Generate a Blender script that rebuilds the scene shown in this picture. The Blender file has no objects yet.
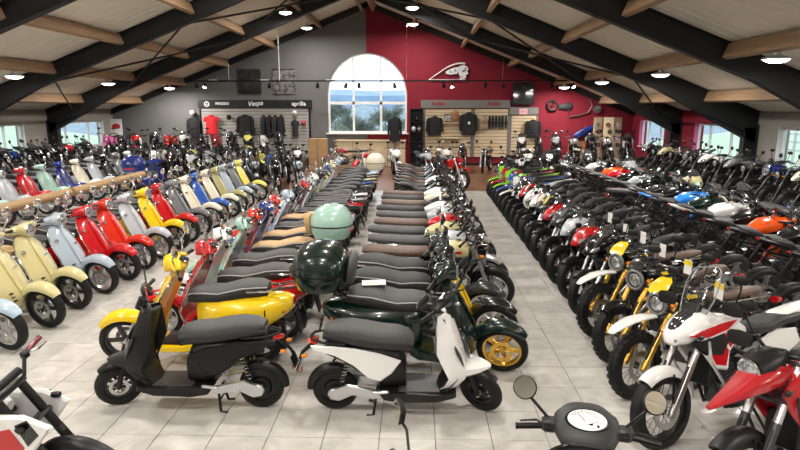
import bpy, bmesh, math, random
from mathutils import Vector, Matrix
random.seed(7)
PI = math.pi
SC = bpy.context.scene
COL = SC.collection

# ------------------------------------------------------------------ camera
cam_d = bpy.data.cameras.new('camera')
cam_d.sensor_width = 36.0
cam_d.lens = 570.0 / 800.0 * 36.0
cam_d.clip_end = 600
cam = bpy.data.objects.new('camera', cam_d)
COL.objects.link(cam)
cam.location = (0, 0, 2.7)
cam.rotation_euler = (math.radians(90 - 11.70), 0, math.radians(1.575))
SC.camera = cam

# ------------------------------------------------------------------ view / world
SC.view_settings.view_transform = 'Standard'
SC.view_settings.look = 'None'
SC.view_settings.gamma = 1.0
SC.view_settings.use_curve_mapping = False
SC.view_settings.exposure = 0.02
W = bpy.data.worlds.new('overcast_sky')
SC.world = W
W.use_nodes = True
wn = W.node_tree.nodes
wl = W.node_tree.links
bg = wn['Background']
tc = wn.new('ShaderNodeTexCoord')
sep = wn.new('ShaderNodeSeparateXYZ')
rmp = wn.new('ShaderNodeValToRGB')
wl.new(tc.outputs['Generated'], sep.inputs[0])
wl.new(sep.outputs['Z'], rmp.inputs[0])
wl.new(rmp.outputs[0], bg.inputs[0])
rmp.color_ramp.elements[0].color = (0.80, 0.88, 1.0, 1)
rmp.color_ramp.elements[1].color = (0.93, 0.96, 1.0, 1)
bg.inputs[1].default_value = 2.6

LAMP_POWER = 150.0

# ------------------------------------------------------------------ materials
MATS = {}
def mat(name, col, rough=0.5, metal=0.0, coat=0.0, emit=None, estr=0.0, trans=0.0, alpha=1.0, ior=1.45, spec=0.5):
    if name in MATS:
        return MATS[name]
    m = bpy.data.materials.new(name)
    m.use_nodes = True
    b = m.node_tree.nodes['Principled BSDF']
    b.inputs['Base Color'].default_value = (*col, 1)
    b.inputs['Roughness'].default_value = rough
    b.inputs['Metallic'].default_value = metal
    b.inputs['Coat Weight'].default_value = coat
    b.inputs['Coat Roughness'].default_value = 0.06
    b.inputs['Transmission Weight'].default_value = trans
    b.inputs['IOR'].default_value = ior
    b.inputs['Specular IOR Level'].default_value = spec
    if emit:
        b.inputs['Emission Color'].default_value = (*emit, 1)
        b.inputs['Emission Strength'].default_value = estr
    MATS[name] = m
    return m

def noise_mat(name, c1, c2, scale=5.0, rough=0.5, metal=0.0, bump=0.0, stretch=(1, 1, 1), detail=6.0, coat=0.0, dist=0.0):
    """two colours mixed by noise in object space, with fine relief"""
    if name in MATS:
        return MATS[name]
    m = bpy.data.materials.new(name)
    m.use_nodes = True
    n = m.node_tree.nodes
    l = m.node_tree.links
    b = n['Principled BSDF']
    t = n.new('ShaderNodeTexCoord')
    mp = n.new('ShaderNodeMapping')
    mp.inputs['Scale'].default_value = stretch
    ns = n.new('ShaderNodeTexNoise')
    ns.inputs['Scale'].default_value = scale
    ns.inputs['Detail'].default_value = detail
    ns.inputs['Distortion'].default_value = dist
    r = n.new('ShaderNodeValToRGB')
    r.color_ramp.elements[0].position = 0.3
    r.color_ramp.elements[1].position = 0.7
    r.color_ramp.elements[0].color = (*c1, 1)
    r.color_ramp.elements[1].color = (*c2, 1)
    l.new(t.outputs['Object'], mp.inputs[0])
    l.new(mp.outputs[0], ns.inputs['Vector'])
    l.new(ns.outputs['Fac'], r.inputs[0])
    l.new(r.outputs[0], b.inputs['Base Color'])
    b.inputs['Roughness'].default_value = rough
    b.inputs['Metallic'].default_value = metal
    b.inputs['Coat Weight'].default_value = coat
    if bump:
        bp = n.new('ShaderNodeBump')
        bp.inputs['Strength'].default_value = bump
        bp.inputs['Distance'].default_value = 0.01
        l.new(ns.outputs['Fac'], bp.inputs['Height'])
        l.new(bp.outputs[0], b.inputs['Normal'])
    MATS[name] = m
    return m

COLS = {
    'red': (0.52, 0.004, 0.008), 'orange red': (0.66, 0.022, 0.006), 'crimson': (0.42, 0.008, 0.016), 'orange': (0.80, 0.09, 0.008),
    'yellow': (0.83, 0.56, 0.008), 'pale yellow': (0.82, 0.72, 0.16), 'cream': (0.60, 0.535, 0.27), 'ivory': (0.78, 0.72, 0.58),
    'white': (0.80, 0.80, 0.79), 'off white': (0.72, 0.70, 0.66), 'light blue': (0.42, 0.54, 0.66), 'sky grey': (0.40, 0.47, 0.55),
    'silver grey': (0.46, 0.49, 0.53), 'mid grey': (0.17, 0.18, 0.19), 'dark grey': (0.026, 0.028, 0.030), 'black': (0.005, 0.005, 0.0055),
    'blue': (0.025, 0.10, 0.42), 'dark blue': (0.012, 0.03, 0.20), 'bright blue': (0.02, 0.22, 0.72), 'mint': (0.36, 0.56, 0.48),
    'dark green': (0.001, 0.012, 0.009), 'lime': (0.30, 0.72, 0.02), 'pink': (0.75, 0.12, 0.35), 'olive': (0.42, 0.38, 0.17),
    'purple': (0.20, 0.05, 0.45), 'tan': (0.48, 0.30, 0.13), 'brown': (0.10, 0.055, 0.035), 'gold': (0.55, 0.33, 0.07), 'maroon': (0.13, 0.006, 0.018),
}
def paint(c):
    return mat(c.replace(' ', '_') + '_paint', COLS[c], rough=0.24, coat=0.7)

mat('rubber', (0.008, 0.008, 0.008), 0.55, spec=.35)
mat('black_plastic', (0.007, 0.007, 0.0075), 0.40, spec=.4)
mat('gloss_black', (0.005, 0.005, 0.0055), 0.15, coat=0.5)
mat('grey_plastic', (0.045, 0.046, 0.048), 0.45)
mat('chrome', (0.80, 0.81, 0.82), 0.10, 1.0)
mat('alloy', (0.62, 0.63, 0.65), 0.28, 0.9)
mat('dark_alloy', (0.05, 0.05, 0.052), 0.32, 0.7)
mat('steel_disc', (0.52, 0.52, 0.52), 0.3, 1.0)
mat('engine_metal', (0.07, 0.07, 0.073), 0.38, 0.75)
mat('exhaust_steel', (0.42, 0.41, 0.40), 0.28, 0.95)
mat('gold_metal', (0.72, 0.44, 0.08), 0.3, 0.85)
mat('lens_glass', (0.50, 0.53, 0.56), 0.10, 0.75, coat=1.0)
mat('dark_lens', (0.03, 0.033, 0.036), 0.08, 0.0, coat=1.0)
mat('red_lens', (0.45, 0.008, 0.008), 0.15, coat=1.0)
mat('amber_lens', (0.75, 0.22, 0.01), 0.15, coat=1.0)
mat('mirror_glass', (0.9, 0.9, 0.9), 0.02, 1.0)
mat('screen_clear', (0.85, 0.88, 0.90), 0.02, trans=1.0, ior=1.25, coat=.6)
mat('screen_edge', (0.25, 0.26, 0.27), 0.3)
mat('screen_smoke', (0.10, 0.10, 0.11), 0.05, trans=0.6, coat=1.0)
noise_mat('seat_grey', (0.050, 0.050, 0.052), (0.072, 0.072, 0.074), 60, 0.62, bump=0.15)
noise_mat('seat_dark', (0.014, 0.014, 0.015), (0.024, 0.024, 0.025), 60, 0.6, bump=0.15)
noise_mat('seat_tan', (0.46, 0.29, 0.13), (0.54, 0.36, 0.17), 30, 0.55, bump=0.1)
noise_mat('seat_brown', (0.085, 0.05, 0.035), (0.12, 0.07, 0.05), 30, 0.55, bump=0.1)
mat('piping_grey', (0.42, 0.43, 0.43), 0.5)
mat('paper_white', (0.82, 0.82, 0.80), 0.6)
mat('paper_yellow', (0.85, 0.62, 0.02), 0.6)

ROLE = {'tyre': 'rubber', 'rim': 'alloy', 'disc': 'steel_disc', 'chrome': 'chrome', 'black': 'black_plastic', 'gloss': 'gloss_black',
        'grey': 'grey_plastic', 'metal': 'alloy', 'engine': 'engine_metal', 'exhaust': 'exhaust_steel', 'fork': 'alloy',
        'lens': 'lens_glass', 'dlens': 'dark_lens', 'red_lens': 'red_lens', 'amber': 'amber_lens', 'mirror': 'mirror_glass',
        'seat': 'seat_grey', 'seat_side': 'seat_dark', 'piping': 'piping_grey', 'screen': 'screen_clear', 'frame': 'black_plastic',
        'white': 'paper_white', 'spring': 'chrome'}

# ------------------------------------------------------------------ mesh builder
def V(*a):
    return Vector(a)

class MB:
    def __init__(s):
        s.v = []
        s.f = []
    def add(s, vs, fs):
        b = len(s.v)
        s.v.extend(Vector(p) for p in vs)
        s.f.extend(tuple(b + i for i in q) for q in fs)
        return s
    def xf(s, M):
        s.v = [M @ p for p in s.v]
        return s
    def merge(s, o):
        return s.add(o.v, o.f)
    def loft(s, rings, caps=(True, True), closed=True):
        n = len(rings[0])
        vs = [p for r in rings for p in r]
        fs = []
        m = n if closed else n - 1
        for i in range(len(rings) - 1):
            for j in range(m):
                k = (j + 1) % n
                fs.append((i * n + j, i * n + k, (i + 1) * n + k, (i + 1) * n + j))
        if caps[0]:
            fs.append(tuple(range(n - 1, -1, -1)))
        if caps[1]:
            b = (len(rings) - 1) * n
            fs.append(tuple(b + i for i in range(n)))
        return s.add(vs, fs)
    def body(s, st, n=16, e=2.4, y=0.0):
        """loft of super-ellipse sections; station = (x, z, half width, half height[, tilt, lower half height])"""
        rings = []
        for q in st:
            x, z, hw, hh = q[:4]
            ph = q[4] if len(q) > 4 else 0.0
            hb = q[5] if len(q) > 5 else hh
            ux, uz = math.sin(ph), math.cos(ph)
            r = []
            for i in range(n):
                t = 2 * PI * (i + 0.5) / n
                c, d = math.cos(t), math.sin(t)
                yy = hw * math.copysign(abs(c) ** (2 / e), c)
                u = (hh if d > 0 else hb) * math.copysign(abs(d) ** (2 / e), d)
                r.append(V(x + ux * u, y + yy, z + uz * u))
            rings.append(r)
        return s.loft(rings)
    def tube(s, pts, r, n=8, caps=True):
        pts = [Vector(p) for p in pts]
        rs = r if isinstance(r, (list, tuple)) else [r] * len(pts)
        rings = []
        prev = None
        for i, p in enumerate(pts):
            a = pts[max(i - 1, 0)]
            b = pts[min(i + 1, len(pts) - 1)]
            t = (b - a).normalized()
            if prev is None:
                u = t.cross(V(0, 0, 1))
                if u.length < 1e-3:
                    u = t.cross(V(0, 1, 0))
            else:
                u = prev - t * prev.dot(t)
            u.normalize()
            prev = u
            w = t.cross(u)
            rings.append([p + (u * math.cos(2 * PI * k / n) + w * math.sin(2 * PI * k / n)) * rs[i] for k in range(n)])
        return s.loft(rings, (caps, caps))
    def lathe(s, prof, c, ax, n=20, closed=False):
        """profile of (radius, offset along the axis)"""
        c = Vector(c)
        ax = Vector(ax).normalized()
        u = ax.cross(V(0, 0, 1))
        if u.length < 1e-3:
            u = ax.cross(V(1, 0, 0))
        u.normalize()
        w = ax.cross(u)
        k = len(prof)
        vs = []
        for i in range(n):
            a = 2 * PI * i / n
            d = u * math.cos(a) + w * math.sin(a)
            vs += [c + d * pr + ax * po for pr, po in prof]
        fs = []
        m = k if closed else k - 1
        for i in range(n):
            j = (i + 1) % n
            for q in range(m):
                p = (q + 1) % k
                fs.append((i * k + q, i * k + p, j * k + p, j * k + q))
        if not closed:
            if prof[0][0] > 1e-5:
                fs.append(tuple(i * k for i in range(n)))
            if prof[-1][0] > 1e-5:
                fs.append(tuple(i * k + k - 1 for i in range(n - 1, -1, -1)))
        return s.add(vs, fs)
    def box(s, c, sz, ch=0.0, R=None):
        """box with chamfered edges"""
        x, y, z = sz[0] / 2, sz[1] / 2, sz[2] / 2
        if ch <= 0:
            vs = [V(i, j, k) for i in (-x, x) for j in (-y, y) for k in (-z, z)]
            fs = [(0, 1, 3, 2), (4, 6, 7, 5), (0, 4, 5, 1), (2, 3, 7, 6), (0, 2, 6, 4), (1, 5, 7, 3)]
        else:
            def ring(xx, yy, zz, h):
                return [V(xx - h, yy, zz), V(xx, yy - h, zz), V(xx, -yy + h, zz), V(xx - h, -yy, zz),
                        V(-xx + h, -yy, zz), V(-xx, -yy + h, zz), V(-xx, yy - h, zz), V(-xx + h, yy, zz)]
            rings = [ring(x - ch, y - ch, -z, ch * .6), ring(x, y, -z + ch, ch), ring(x, y, z - ch, ch), ring(x - ch, y - ch, z, ch * .6)]
            t = MB().loft(rings)
            vs, fs = t.v, t.f
        if R is not None:
            vs = [R @ p for p in vs]
        c = Vector(c)
        return s.add([p + c for p in vs], fs)
    def extr(s, prof, y0, y1, ch=0.0, y0b=None):
        """side profile (x, z) extruded across y, edges drawn in by ch"""
        cx = sum(p[0] for p in prof) / len(prof)
        cz = sum(p[1] for p in prof) / len(prof)
        def ring(y, k):
            out = []
            for x, z in prof:
                d = math.hypot(x - cx, z - cz) or 1
                f = max(0.0, 1 - k / d)
                out.append(V(cx + (x - cx) * f, y, cz + (z - cz) * f))
            return out
        if ch > 0:
            g = ch if y1 > y0 else -ch
            rings = [ring(y0, ch), ring(y0 + g, 0), ring(y1 - g, 0), ring(y1, ch)]
        else:
            rings = [ring(y0, 0), ring(y1, 0)]
        return s.loft(rings)
    def ell(s, c, r, nu=14, nv=8, R=None):
        c = Vector(c)
        rings = []
        for i in range(1, nv):
            a = PI * i / nv
            rr = []
            for j in range(nu):
                t = 2 * PI * j / nu
                p = V(r[0] * math.sin(a) * math.cos(t), r[1] * math.sin(a) * math.sin(t), -r[2] * math.cos(a))
                rr.append((R @ p if R is not None else p) + c)
            rings.append(rr)
        return s.loft(rings)
    def fender(s, c, R, a0, a1, hw, h, n=14, m=8, th=0.008, taper=0.5, skirt=0.03):
        """mudguard: half-ellipse section swept round the wheel centre (x, z); angles in degrees from straight ahead"""
        rings = []
        for i in range(n + 1):
            f = i / n
            a = math.radians(a0 + (a1 - a0) * f)
            k = 1 - taper * abs(2 * f - 1) ** 2.2
            out, inn = [], []
            for j in range(m + 1):
                t = PI * j / m
                yy, rr = hw * k * math.cos(t), R - skirt * k + (h * k + skirt * k) * math.sin(t) ** 0.8
                out.append(V(c[0] + rr * math.cos(a), yy, c[1] + rr * math.sin(a)))
                y2, r2 = (hw * k - th) * math.cos(t), rr - th
                inn.append(V(c[0] + r2 * math.cos(a), y2, c[1] + r2 * math.sin(a)))
            rings.append(out + inn[::-1])
        return s.loft(rings)
    def mesh(s, name, ang=38):
        me = bpy.data.meshes.new(name)
        me.from_pydata([tuple(p) for p in s.v], [], s.f)
        me.update()
        bm = bmesh.new()
        bm.from_mesh(me)
        bmesh.ops.recalc_face_normals(bm, faces=bm.faces)
        lim = math.radians(ang)
        for f in bm.faces:
            f.smooth = True
        for e in bm.edges:
            e.smooth = len(e.link_faces) == 2 and e.calc_face_angle(0) < lim
        bm.to_mesh(me)
        bm.free()
        return me

def mk(name, mb, m, parent=None, ang=38, loc=None, kind=None):
    me = mb if isinstance(mb, bpy.types.Mesh) else mb.mesh(name, ang)
    o = bpy.data.objects.new(name, me)
    if m is not None and len(me.materials) == 0:
        me.materials.append(MATS[m] if isinstance(m, str) else m)
    COL.objects.link(o)
    if parent is not None:
        o.parent = parent
    if loc is not None:
        o.location = loc
    if kind:
        o['kind'] = kind
    return o

def tag(o, label, cat, group=None):
    o['label'] = label
    o['category'] = cat
    if group:
        o['group'] = group
    return o

def empty(name, loc=(0, 0, 0), rot=(0, 0, 0)):
    o = bpy.data.objects.new(name, None)
    COL.objects.link(o)
    o.location = loc
    o.rotation_euler = rot
    o.empty_display_size = 0.1
    return o

def text_mesh(name, s, size, depth=0.006, shear=0.0, bold=0.0):
    cu = bpy.data.curves.new(name, 'FONT')
    cu.body = s
    cu.size = size
    cu.extrude = depth
    cu.shear = shear
    cu.offset = bold
    cu.align_x = 'CENTER'
    cu.align_y = 'CENTER'
    cu.resolution_u = 3
    o = bpy.data.objects.new(name, cu)
    COL.objects.link(o)
    bpy.context.view_layer.update()
    me = bpy.data.meshes.new_from_object(o.evaluated_get(bpy.context.evaluated_depsgraph_get()))
    bpy.data.objects.remove(o)
    return me

# ------------------------------------------------------------------ vehicle prototypes
class Proto:
    def __init__(s):
        s.parts = []
        s.k = 1.0
    def add(s, name, mb, role, parent=None, lod=0, ang=38):
        if s.k != 1.0:
            mb.xf(Matrix.Scale(s.k, 4))
        me = mb.mesh(name, ang)
        me.materials.append(MATS[ROLE[role]] if role in ROLE else paint('red'))
        s.parts.append((name, me, role, parent, lod))
        return len(s.parts) - 1

def look(c):
    """a colour name, or 'm:material'"""
    return MATS[c[2:]] if c.startswith('m:') else paint(c)

def spawn(P, name, x, y, head, cols, label, cat, group, lean=0.0, far=0, z=0.0, skip=()):
    root = empty(name, (x, y, z), (math.radians(lean), 0, math.radians(head)))
    tag(root, label, cat, group)
    made = {}
    for i, (pn, me, role, par, lod) in enumerate(P.parts):
        if lod and far >= lod or pn in skip:
            continue
        if par is not None and par not in made:
            par = None
        o = bpy.data.objects.new(pn, me)
        COL.objects.link(o)
        o.parent = made[par] if par is not None else root
        made[i] = o
        c = cols.get(role)
        if c:
            o.material_slots[0].link = 'OBJECT'
            o.material_slots[0].material = look(c)
    return root
# ================================================================== the building
XL, XR, YB, YF, XM = -14.3, 10.0, 27.0, -4.0, -2.2
SL = 0.39
def zc(x, ridge):
    return ridge - SL * abs(x - XM)

# wall plaster with soft mottling
noise_mat('grey_wall', (0.135, 0.134, 0.131), (0.152, 0.150, 0.147), 1.3, 0.85, bump=0.05)
noise_mat('red_wall', (0.19, 0.004, 0.017), (0.215, 0.005, 0.020), 1.3, 0.8, bump=0.05)
noise_mat('side_wall', (0.23, 0.21, 0.19), (0.26, 0.24, 0.21), 1.3, 0.85, bump=0.05)
noise_mat('ceiling_panel', (0.76, 0.70, 0.58), (0.82, 0.76, 0.64), 0.8, 0.7, bump=0.0)
noise_mat('grout', (0.20, 0.19, 0.175), (0.26, 0.245, 0.225), 8, 0.9)
noise_mat('timber', (0.27, 0.165, 0.090), (0.41, 0.265, 0.155), 2.2, 0.6, bump=0.2, stretch=(9, 0.5, 9), dist=1.2)
noise_mat('tan_timber', (0.36, 0.22, 0.10), (0.46, 0.30, 0.15), 3.0, 0.55, bump=0.2, stretch=(9, 0.6, 9), dist=1.0)
noise_mat('laminate', (0.13, 0.052, 0.025), (0.22, 0.10, 0.05), 2.0, 0.42, bump=0.05, stretch=(0.7, 7, 1), dist=0.6)
mat('steel_beam', (0.012, 0.013, 0.015), 0.5)
mat('pvc_white', (0.80, 0.80, 0.80), 0.35)
mat('reveal_white', (0.62, 0.62, 0.64), 0.7)
mat('window_glass', (0.9, 0.95, 0.95), 0.0, trans=1.0, ior=1.02)

def tile_mat():
    m = bpy.data.materials.new('marbled_tile')
    m.use_nodes = True
    n, l = m.node_tree.nodes, m.node_tree.links
    b = n['Principled BSDF']
    oi = n.new('ShaderNodeObjectInfo')
    geo = n.new('ShaderNodeNewGeometry')
    ns = n.new('ShaderNodeTexNoise')
    ns.inputs['Scale'].default_value = 3.2
    ns.inputs['Detail'].default_value = 8
    ns.inputs['Distortion'].default_value = 1.6
    l.new(geo.outputs['Position'], ns.inputs['Vector'])
    r = n.new('ShaderNodeValToRGB')
    r.color_ramp.elements[0].position = 0.28
    r.color_ramp.elements[0].color = (0.44, 0.42, 0.39, 1)
    r.color_ramp.elements[1].position = 0.66
    r.color_ramp.elements[1].color = (0.58, 0.56, 0.53, 1)
    l.new(ns.outputs['Fac'], r.inputs[0])
    hs = n.new('ShaderNodeHueSaturation')
    mm = n.new('ShaderNodeMath')
    mm.operation = 'MULTIPLY_ADD'
    mm.inputs[1].default_value = 0.10
    mm.inputs[2].default_value = 0.95
    l.new(oi.outputs['Random'], mm.inputs[0])
    l.new(mm.outputs[0], hs.inputs['Value'])
    l.new(r.outputs[0], hs.inputs['Color'])
    l.new(hs.outputs[0], b.inputs['Base Color'])
    b.inputs['Roughness'].default_value = 0.24
    b.inputs['Specular IOR Level'].default_value = 0.45
    MATS['marbled_tile'] = m
tile_mat()

# --- floor: grout bed, tiles laid one by one, laminate at the far end
YT = 18.62
fl = mk('floor', MB().box(((XL + XR) / 2, (YF + YT) / 2, -0.06), (XR - XL, YT - YF, 0.10)), 'grout', kind='structure')
TW, TL = 0.466, 0.462
TX0, TY0 = -0.29, 4.28
def cam_px(x, y, z=0.0):
    d = cam.rotation_euler.to_matrix().transposed() @ (V(x, y, z) - cam.location)
    if d.z > -0.2:
        return None
    return 400 + 570 * d.x / -d.z, 225 - 570 * d.y / -d.z
tiles = []
for i in range(-32, 24):
    for j in range(-18, 34):
        x0, y0 = TX0 + i * TW, TY0 + j * TL
        if x0 < XL - TW or x0 > XR or y0 < YF - .3 or y0 + TL > YT + 0.3:
            continue
        x1, y1 = min(x0 + TW, XR), min(y0 + TL, YT)
        x0, y0 = max(x0, XL), max(y0, YF)
        if x1 - x0 < .02 or y1 - y0 < .02:
            continue
        p = cam_px((x0 + x1) / 2, (y0 + y1) / 2)
        aisle = (-4.9 < x0 < -2.4) or (0.6 < x0 < 2.5) or (y0 < 5.2)
        ok = p is not None and -20 < p[0] < 820 and p[1] < 475 and (x1 - x0) > TW * .98 and (y1 - y0) > TL * .98
        tiles.append((0 if ok and aisle else 1 if ok else 2, y0, x0, x1, y1))
tiles.sort(key=lambda t: (t[0], t[1]))
g = 0.0036
tmb = MB().box((0, 0, -0.006), (TW - 2 * g, TL - 2 * g, 0.012), 0.0022)
tme = tmb.mesh('tile')
tme.materials.append(MATS['marbled_tile'])
rest = MB()
for k, (rank, y0, x0, x1, y1) in enumerate(tiles):
    c = ((x0 + x1) / 2, (y0 + y1) / 2, 0.0)
    if k < 295 and rank < 2:
        o = mk('tile', tme, None, fl)
        o.location = (c[0], c[1], random.uniform(-0.0004, 0.0004))
    else:
        rest.box((c[0], c[1], -0.006), (x1 - x0 - 2 * g, y1 - y0 - 2 * g, 0.012), 0.0022)
mk('tile_field', rest, 'marbled_tile', fl, kind='stuff')
lam = MB()
nx = 40
for i in range(nx):
    w = (XR - XL) / nx
    for j in range(7):
        ll = (YB - YT) / 7
        off = (i % 2) * 0.4
        ya, yb = YT + j * ll + (off if j else 0), YT + (j + 1) * ll + (off if j < 6 else 0)
        lam.box((XL + w * (i + .5), (ya + yb) / 2, -0.008), (w - .004, yb - ya - .004, 0.016), 0.002)
fw = mk('floor_wood', MB().box(((XL + XR) / 2, (YT + YB) / 2, -0.06), (XR - XL, YB - YT, 0.09)), 'brown_paint' if 'brown_paint' in MATS else 'laminate', kind='structure')
mk('plank_field', lam, 'laminate', fw, kind='stuff')

# --- back gable wall with the arched window opening: grey half and red half
WX0, WX1, WZ0, WZ1 = -4.10, -0.42, 1.50, 5.12
WR = (WX1 - WX0) / 2
WCX, WCZ = (WX0 + WX1) / 2, WZ1 - (WX1 - WX0) / 2
def arch_z(x):
    return WCZ + math.sqrt(max(0.0, WR * WR - (x - WCX) ** 2))
def gable(x0, x1, sub=26):
    """strip of the back wall between x0 and x1 with the window left open"""
    b = MB()
    xs = sorted(set([x0, x1, XM] + [x0 + (x1 - x0) * i / sub for i in range(sub + 1)] + [WCX + WR * math.cos(PI * k / 40) for k in range(41)]))
    xs = [x for x in xs if x0 - 1e-6 <= x <= x1 + 1e-6]
    for a, c in zip(xs, xs[1:]):
        if c - a < 1e-5:
            continue
        top = lambda x: zc(x, 7.45)
        def slab(za0, zc0, za1, zc1):
            b.add([(a, YB, za0), (c, YB, zc0), (c, YB, zc1), (a, YB, za1), (a, YB + .35, za0), (c, YB + .35, zc0), (c, YB + .35, zc1), (a, YB + .35, za1)],
                  [(0, 1, 2, 3), (7, 6, 5, 4), (0, 4, 5, 1), (3, 2, 6, 7), (0, 3, 7, 4), (1, 5, 6, 2)])
        m = (a + c) / 2
        if WX0 < m < WX1:
            slab(0, 0, WZ0, WZ0)
            slab(arch_z(a), arch_z(c), top(a), top(c))
        else:
            slab(0, 0, top(a), top(c))
    return b
SPLIT = -2.28
mk('wall_back_grey', gable(XL - .3, SPLIT), 'grey_wall', kind='structure')
mk('wall_back_red', gable(SPLIT, XR + .3), 'red_wall', kind='structure')

# --- side walls with window openings
FRAMES = [2.5, 7.4, 12.3, 17.2, 22.1]
def side_wall(x, outward, wins, z1, z2=2.75, ya=YF, yb=YB):
    b = MB()
    t = 0.32 * outward
    ys = [ya]
    for a, c in wins:
        ys += [a, c]
    ys.append(yb)
    for k in range(0, len(ys) - 1):
        a, c = ys[k], ys[k + 1]
        if k % 2 == 0:
            b.box((x + t / 2, (a + c) / 2, z2 / 2), (abs(t), c - a, z2))
        else:
            b.box((x + t / 2, (a + c) / 2, 0.50), (abs(t), c - a, 1.0))
            b.box((x + t / 2, (a + c) / 2, (z1 + z2) / 2), (abs(t), c - a, z2 - z1))
    return b
LW = [(3.0, 6.8), (8.0, 11.8), (13.0, 16.6), (17.6, 20.7), (22.5, 26.1)]
RW = [(3.0, 6.8), (8.0, 11.6), (13.2, 16.2), (18.0, 21.0), (23.5, 26.1)]
mk('wall_left', side_wall(XL, -1, LW, 2.10), 'side_wall', kind='structure')
# the side wall on the other long side is red towards the far end, plain nearer
mk('wall_right_far', side_wall(XR, 1, RW[3:], 2.14, ya=17.2), 'red_wall', kind='structure')
mk('wall_right_near', side_wall(XR, 1, RW[:3], 2.14, yb=17.2), 'side_wall', kind='structure')
mk('wall_front', MB().box(((XL + XR) / 2, YF - .15, 3.8), (XR - XL + .6, .3, 7.6)), 'side_wall', kind='structure')
pinkw = mat('pink_reveal', (0.62, 0.13, 0.33), 0.7)

def window(n, x, outward, a, c, z0, z1, muls, rev='reveal_white'):
    """frame bars, one glass pane for each light, and a sill"""
    w = empty('window_%d' % n, (x + outward * .16, (a + c) / 2, z0))
    w['kind'] = 'structure'
    w['label'] = 'white plastic window with glass panes in the long side wall'
    hw, h = (c - a) / 2, z1 - z0
    fr = MB()
    fr.box((0, 0, .035), (.07, 2 * hw, .07)); fr.box((0, 0, h - .035), (.07, 2 * hw, .07))
    for yy in (-hw + .035, hw - .035):
        fr.box((0, yy, h / 2), (.07, .07, h))
    mk('window_frame', fr, 'pvc_white', w)
    edges = [-hw + .07] + [-hw + 2 * hw * f for f in muls] + [hw - .07]
    for f in muls:
        mk('mullion', MB().box((0, -hw + 2 * hw * f, h / 2), (.07, .08, h - .14)), 'pvc_white', w)
    for p, q in zip(edges, edges[1:]):
        mk('pane', MB().box((0, (p + q) / 2, h / 2), (.012, q - p, h - .14)), 'window_glass', w)
    mk('sill', MB().box((-outward * .12, 0, -.015), (.20, 2 * hw - .01, .03), .006), 'pvc_white', w)
    for s in (-1, 1):
        mk('reveal', MB().box((-outward * .10, s * (hw - .012), h / 2), (.13, .02, h)), rev, w)
    return w
n = 1
for a, c in LW:
    window(n, XL, -1, a, c, 1.0, 2.10, (0.25, 0.72)); n += 1
for k, (a, c) in enumerate(RW):
    window(n, XR, 1, a, c, 1.0, 2.14, (0.27, 0.72), 'pink_reveal' if k > 2 else 'reveal_white'); n += 1

# --- arched window
aw = empty('window_%d' % n, (WCX, YB + .12, WZ0))
aw['kind'] = 'structure'
aw['label'] = 'tall arched window with white frame in the gable wall'
af = MB()
outer = [(WX0, WZ0)] + [(WCX - WR * math.cos(PI * k / 36), WCZ + WR * math.sin(PI * k / 36)) for k in range(37)] + [(WX1, WZ0)]
k0 = (WR - .09) / WR
inner = [(WX0 + .09, WZ0 + .09)] + [(WCX - (WR - .09) * math.cos(PI * k / 36), WCZ + (WR - .09) * math.sin(PI * k / 36)) for k in range(37)] + [(WX1 - .09, WZ0 + .09)]
rings = []
for (ox, oz), (ix, iz) in zip(outer + outer[:1], inner + inner[:1]):
    rings.append([V(ox - WCX, -.04, oz - WZ0), V(ox - WCX, .04, oz - WZ0), V(ix - WCX, .04, iz - WZ0), V(ix - WCX, -.04, iz - WZ0)])
af.loft(rings, (False, False))
mk('arch_frame', af, 'pvc_white', aw)
MX = [WX0 + .09, -2.91, -1.63, WX1 - .09]
for x in MX[1:3]:
    mk('mullion', MB().box((x - WCX, 0, (arch_z(x) - WZ0) / 2), (.10, .075, arch_z(x) - WZ0 - .1)), 'pvc_white', aw)
TRZ = 2.88
mk('transom', MB().box((0, 0, TRZ - WZ0), (WX1 - WX0 - .16, .075, .13)), 'pvc_white', aw)
for a, c in zip(MX, MX[1:]):
    mk('pane', MB().box(((a + c) / 2 - WCX, 0, (TRZ - WZ0) / 2), (c - a - .08, .01, TRZ - WZ0 - .2)), 'window_glass', aw)
    pr = [(a + .04, TRZ + .07)] + [(a + .04 + (c - a - .08) * i / 10, WCZ + math.sqrt(max(.01, (WR - .10) ** 2 - (a + .04 + (c - a - .08) * i / 10 - WCX) ** 2))) for i in range(11)] + [(c - .04, TRZ + .07)]
    mk('pane', MB().extr([(x - WCX, z - WZ0) for x, z in pr], -.005, .005), 'window_glass', aw)
mk('sill', MB().box((0, -.20, -.02), (WX1 - WX0 + .16, .30, .05), .01), 'pvc_white', aw)

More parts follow.
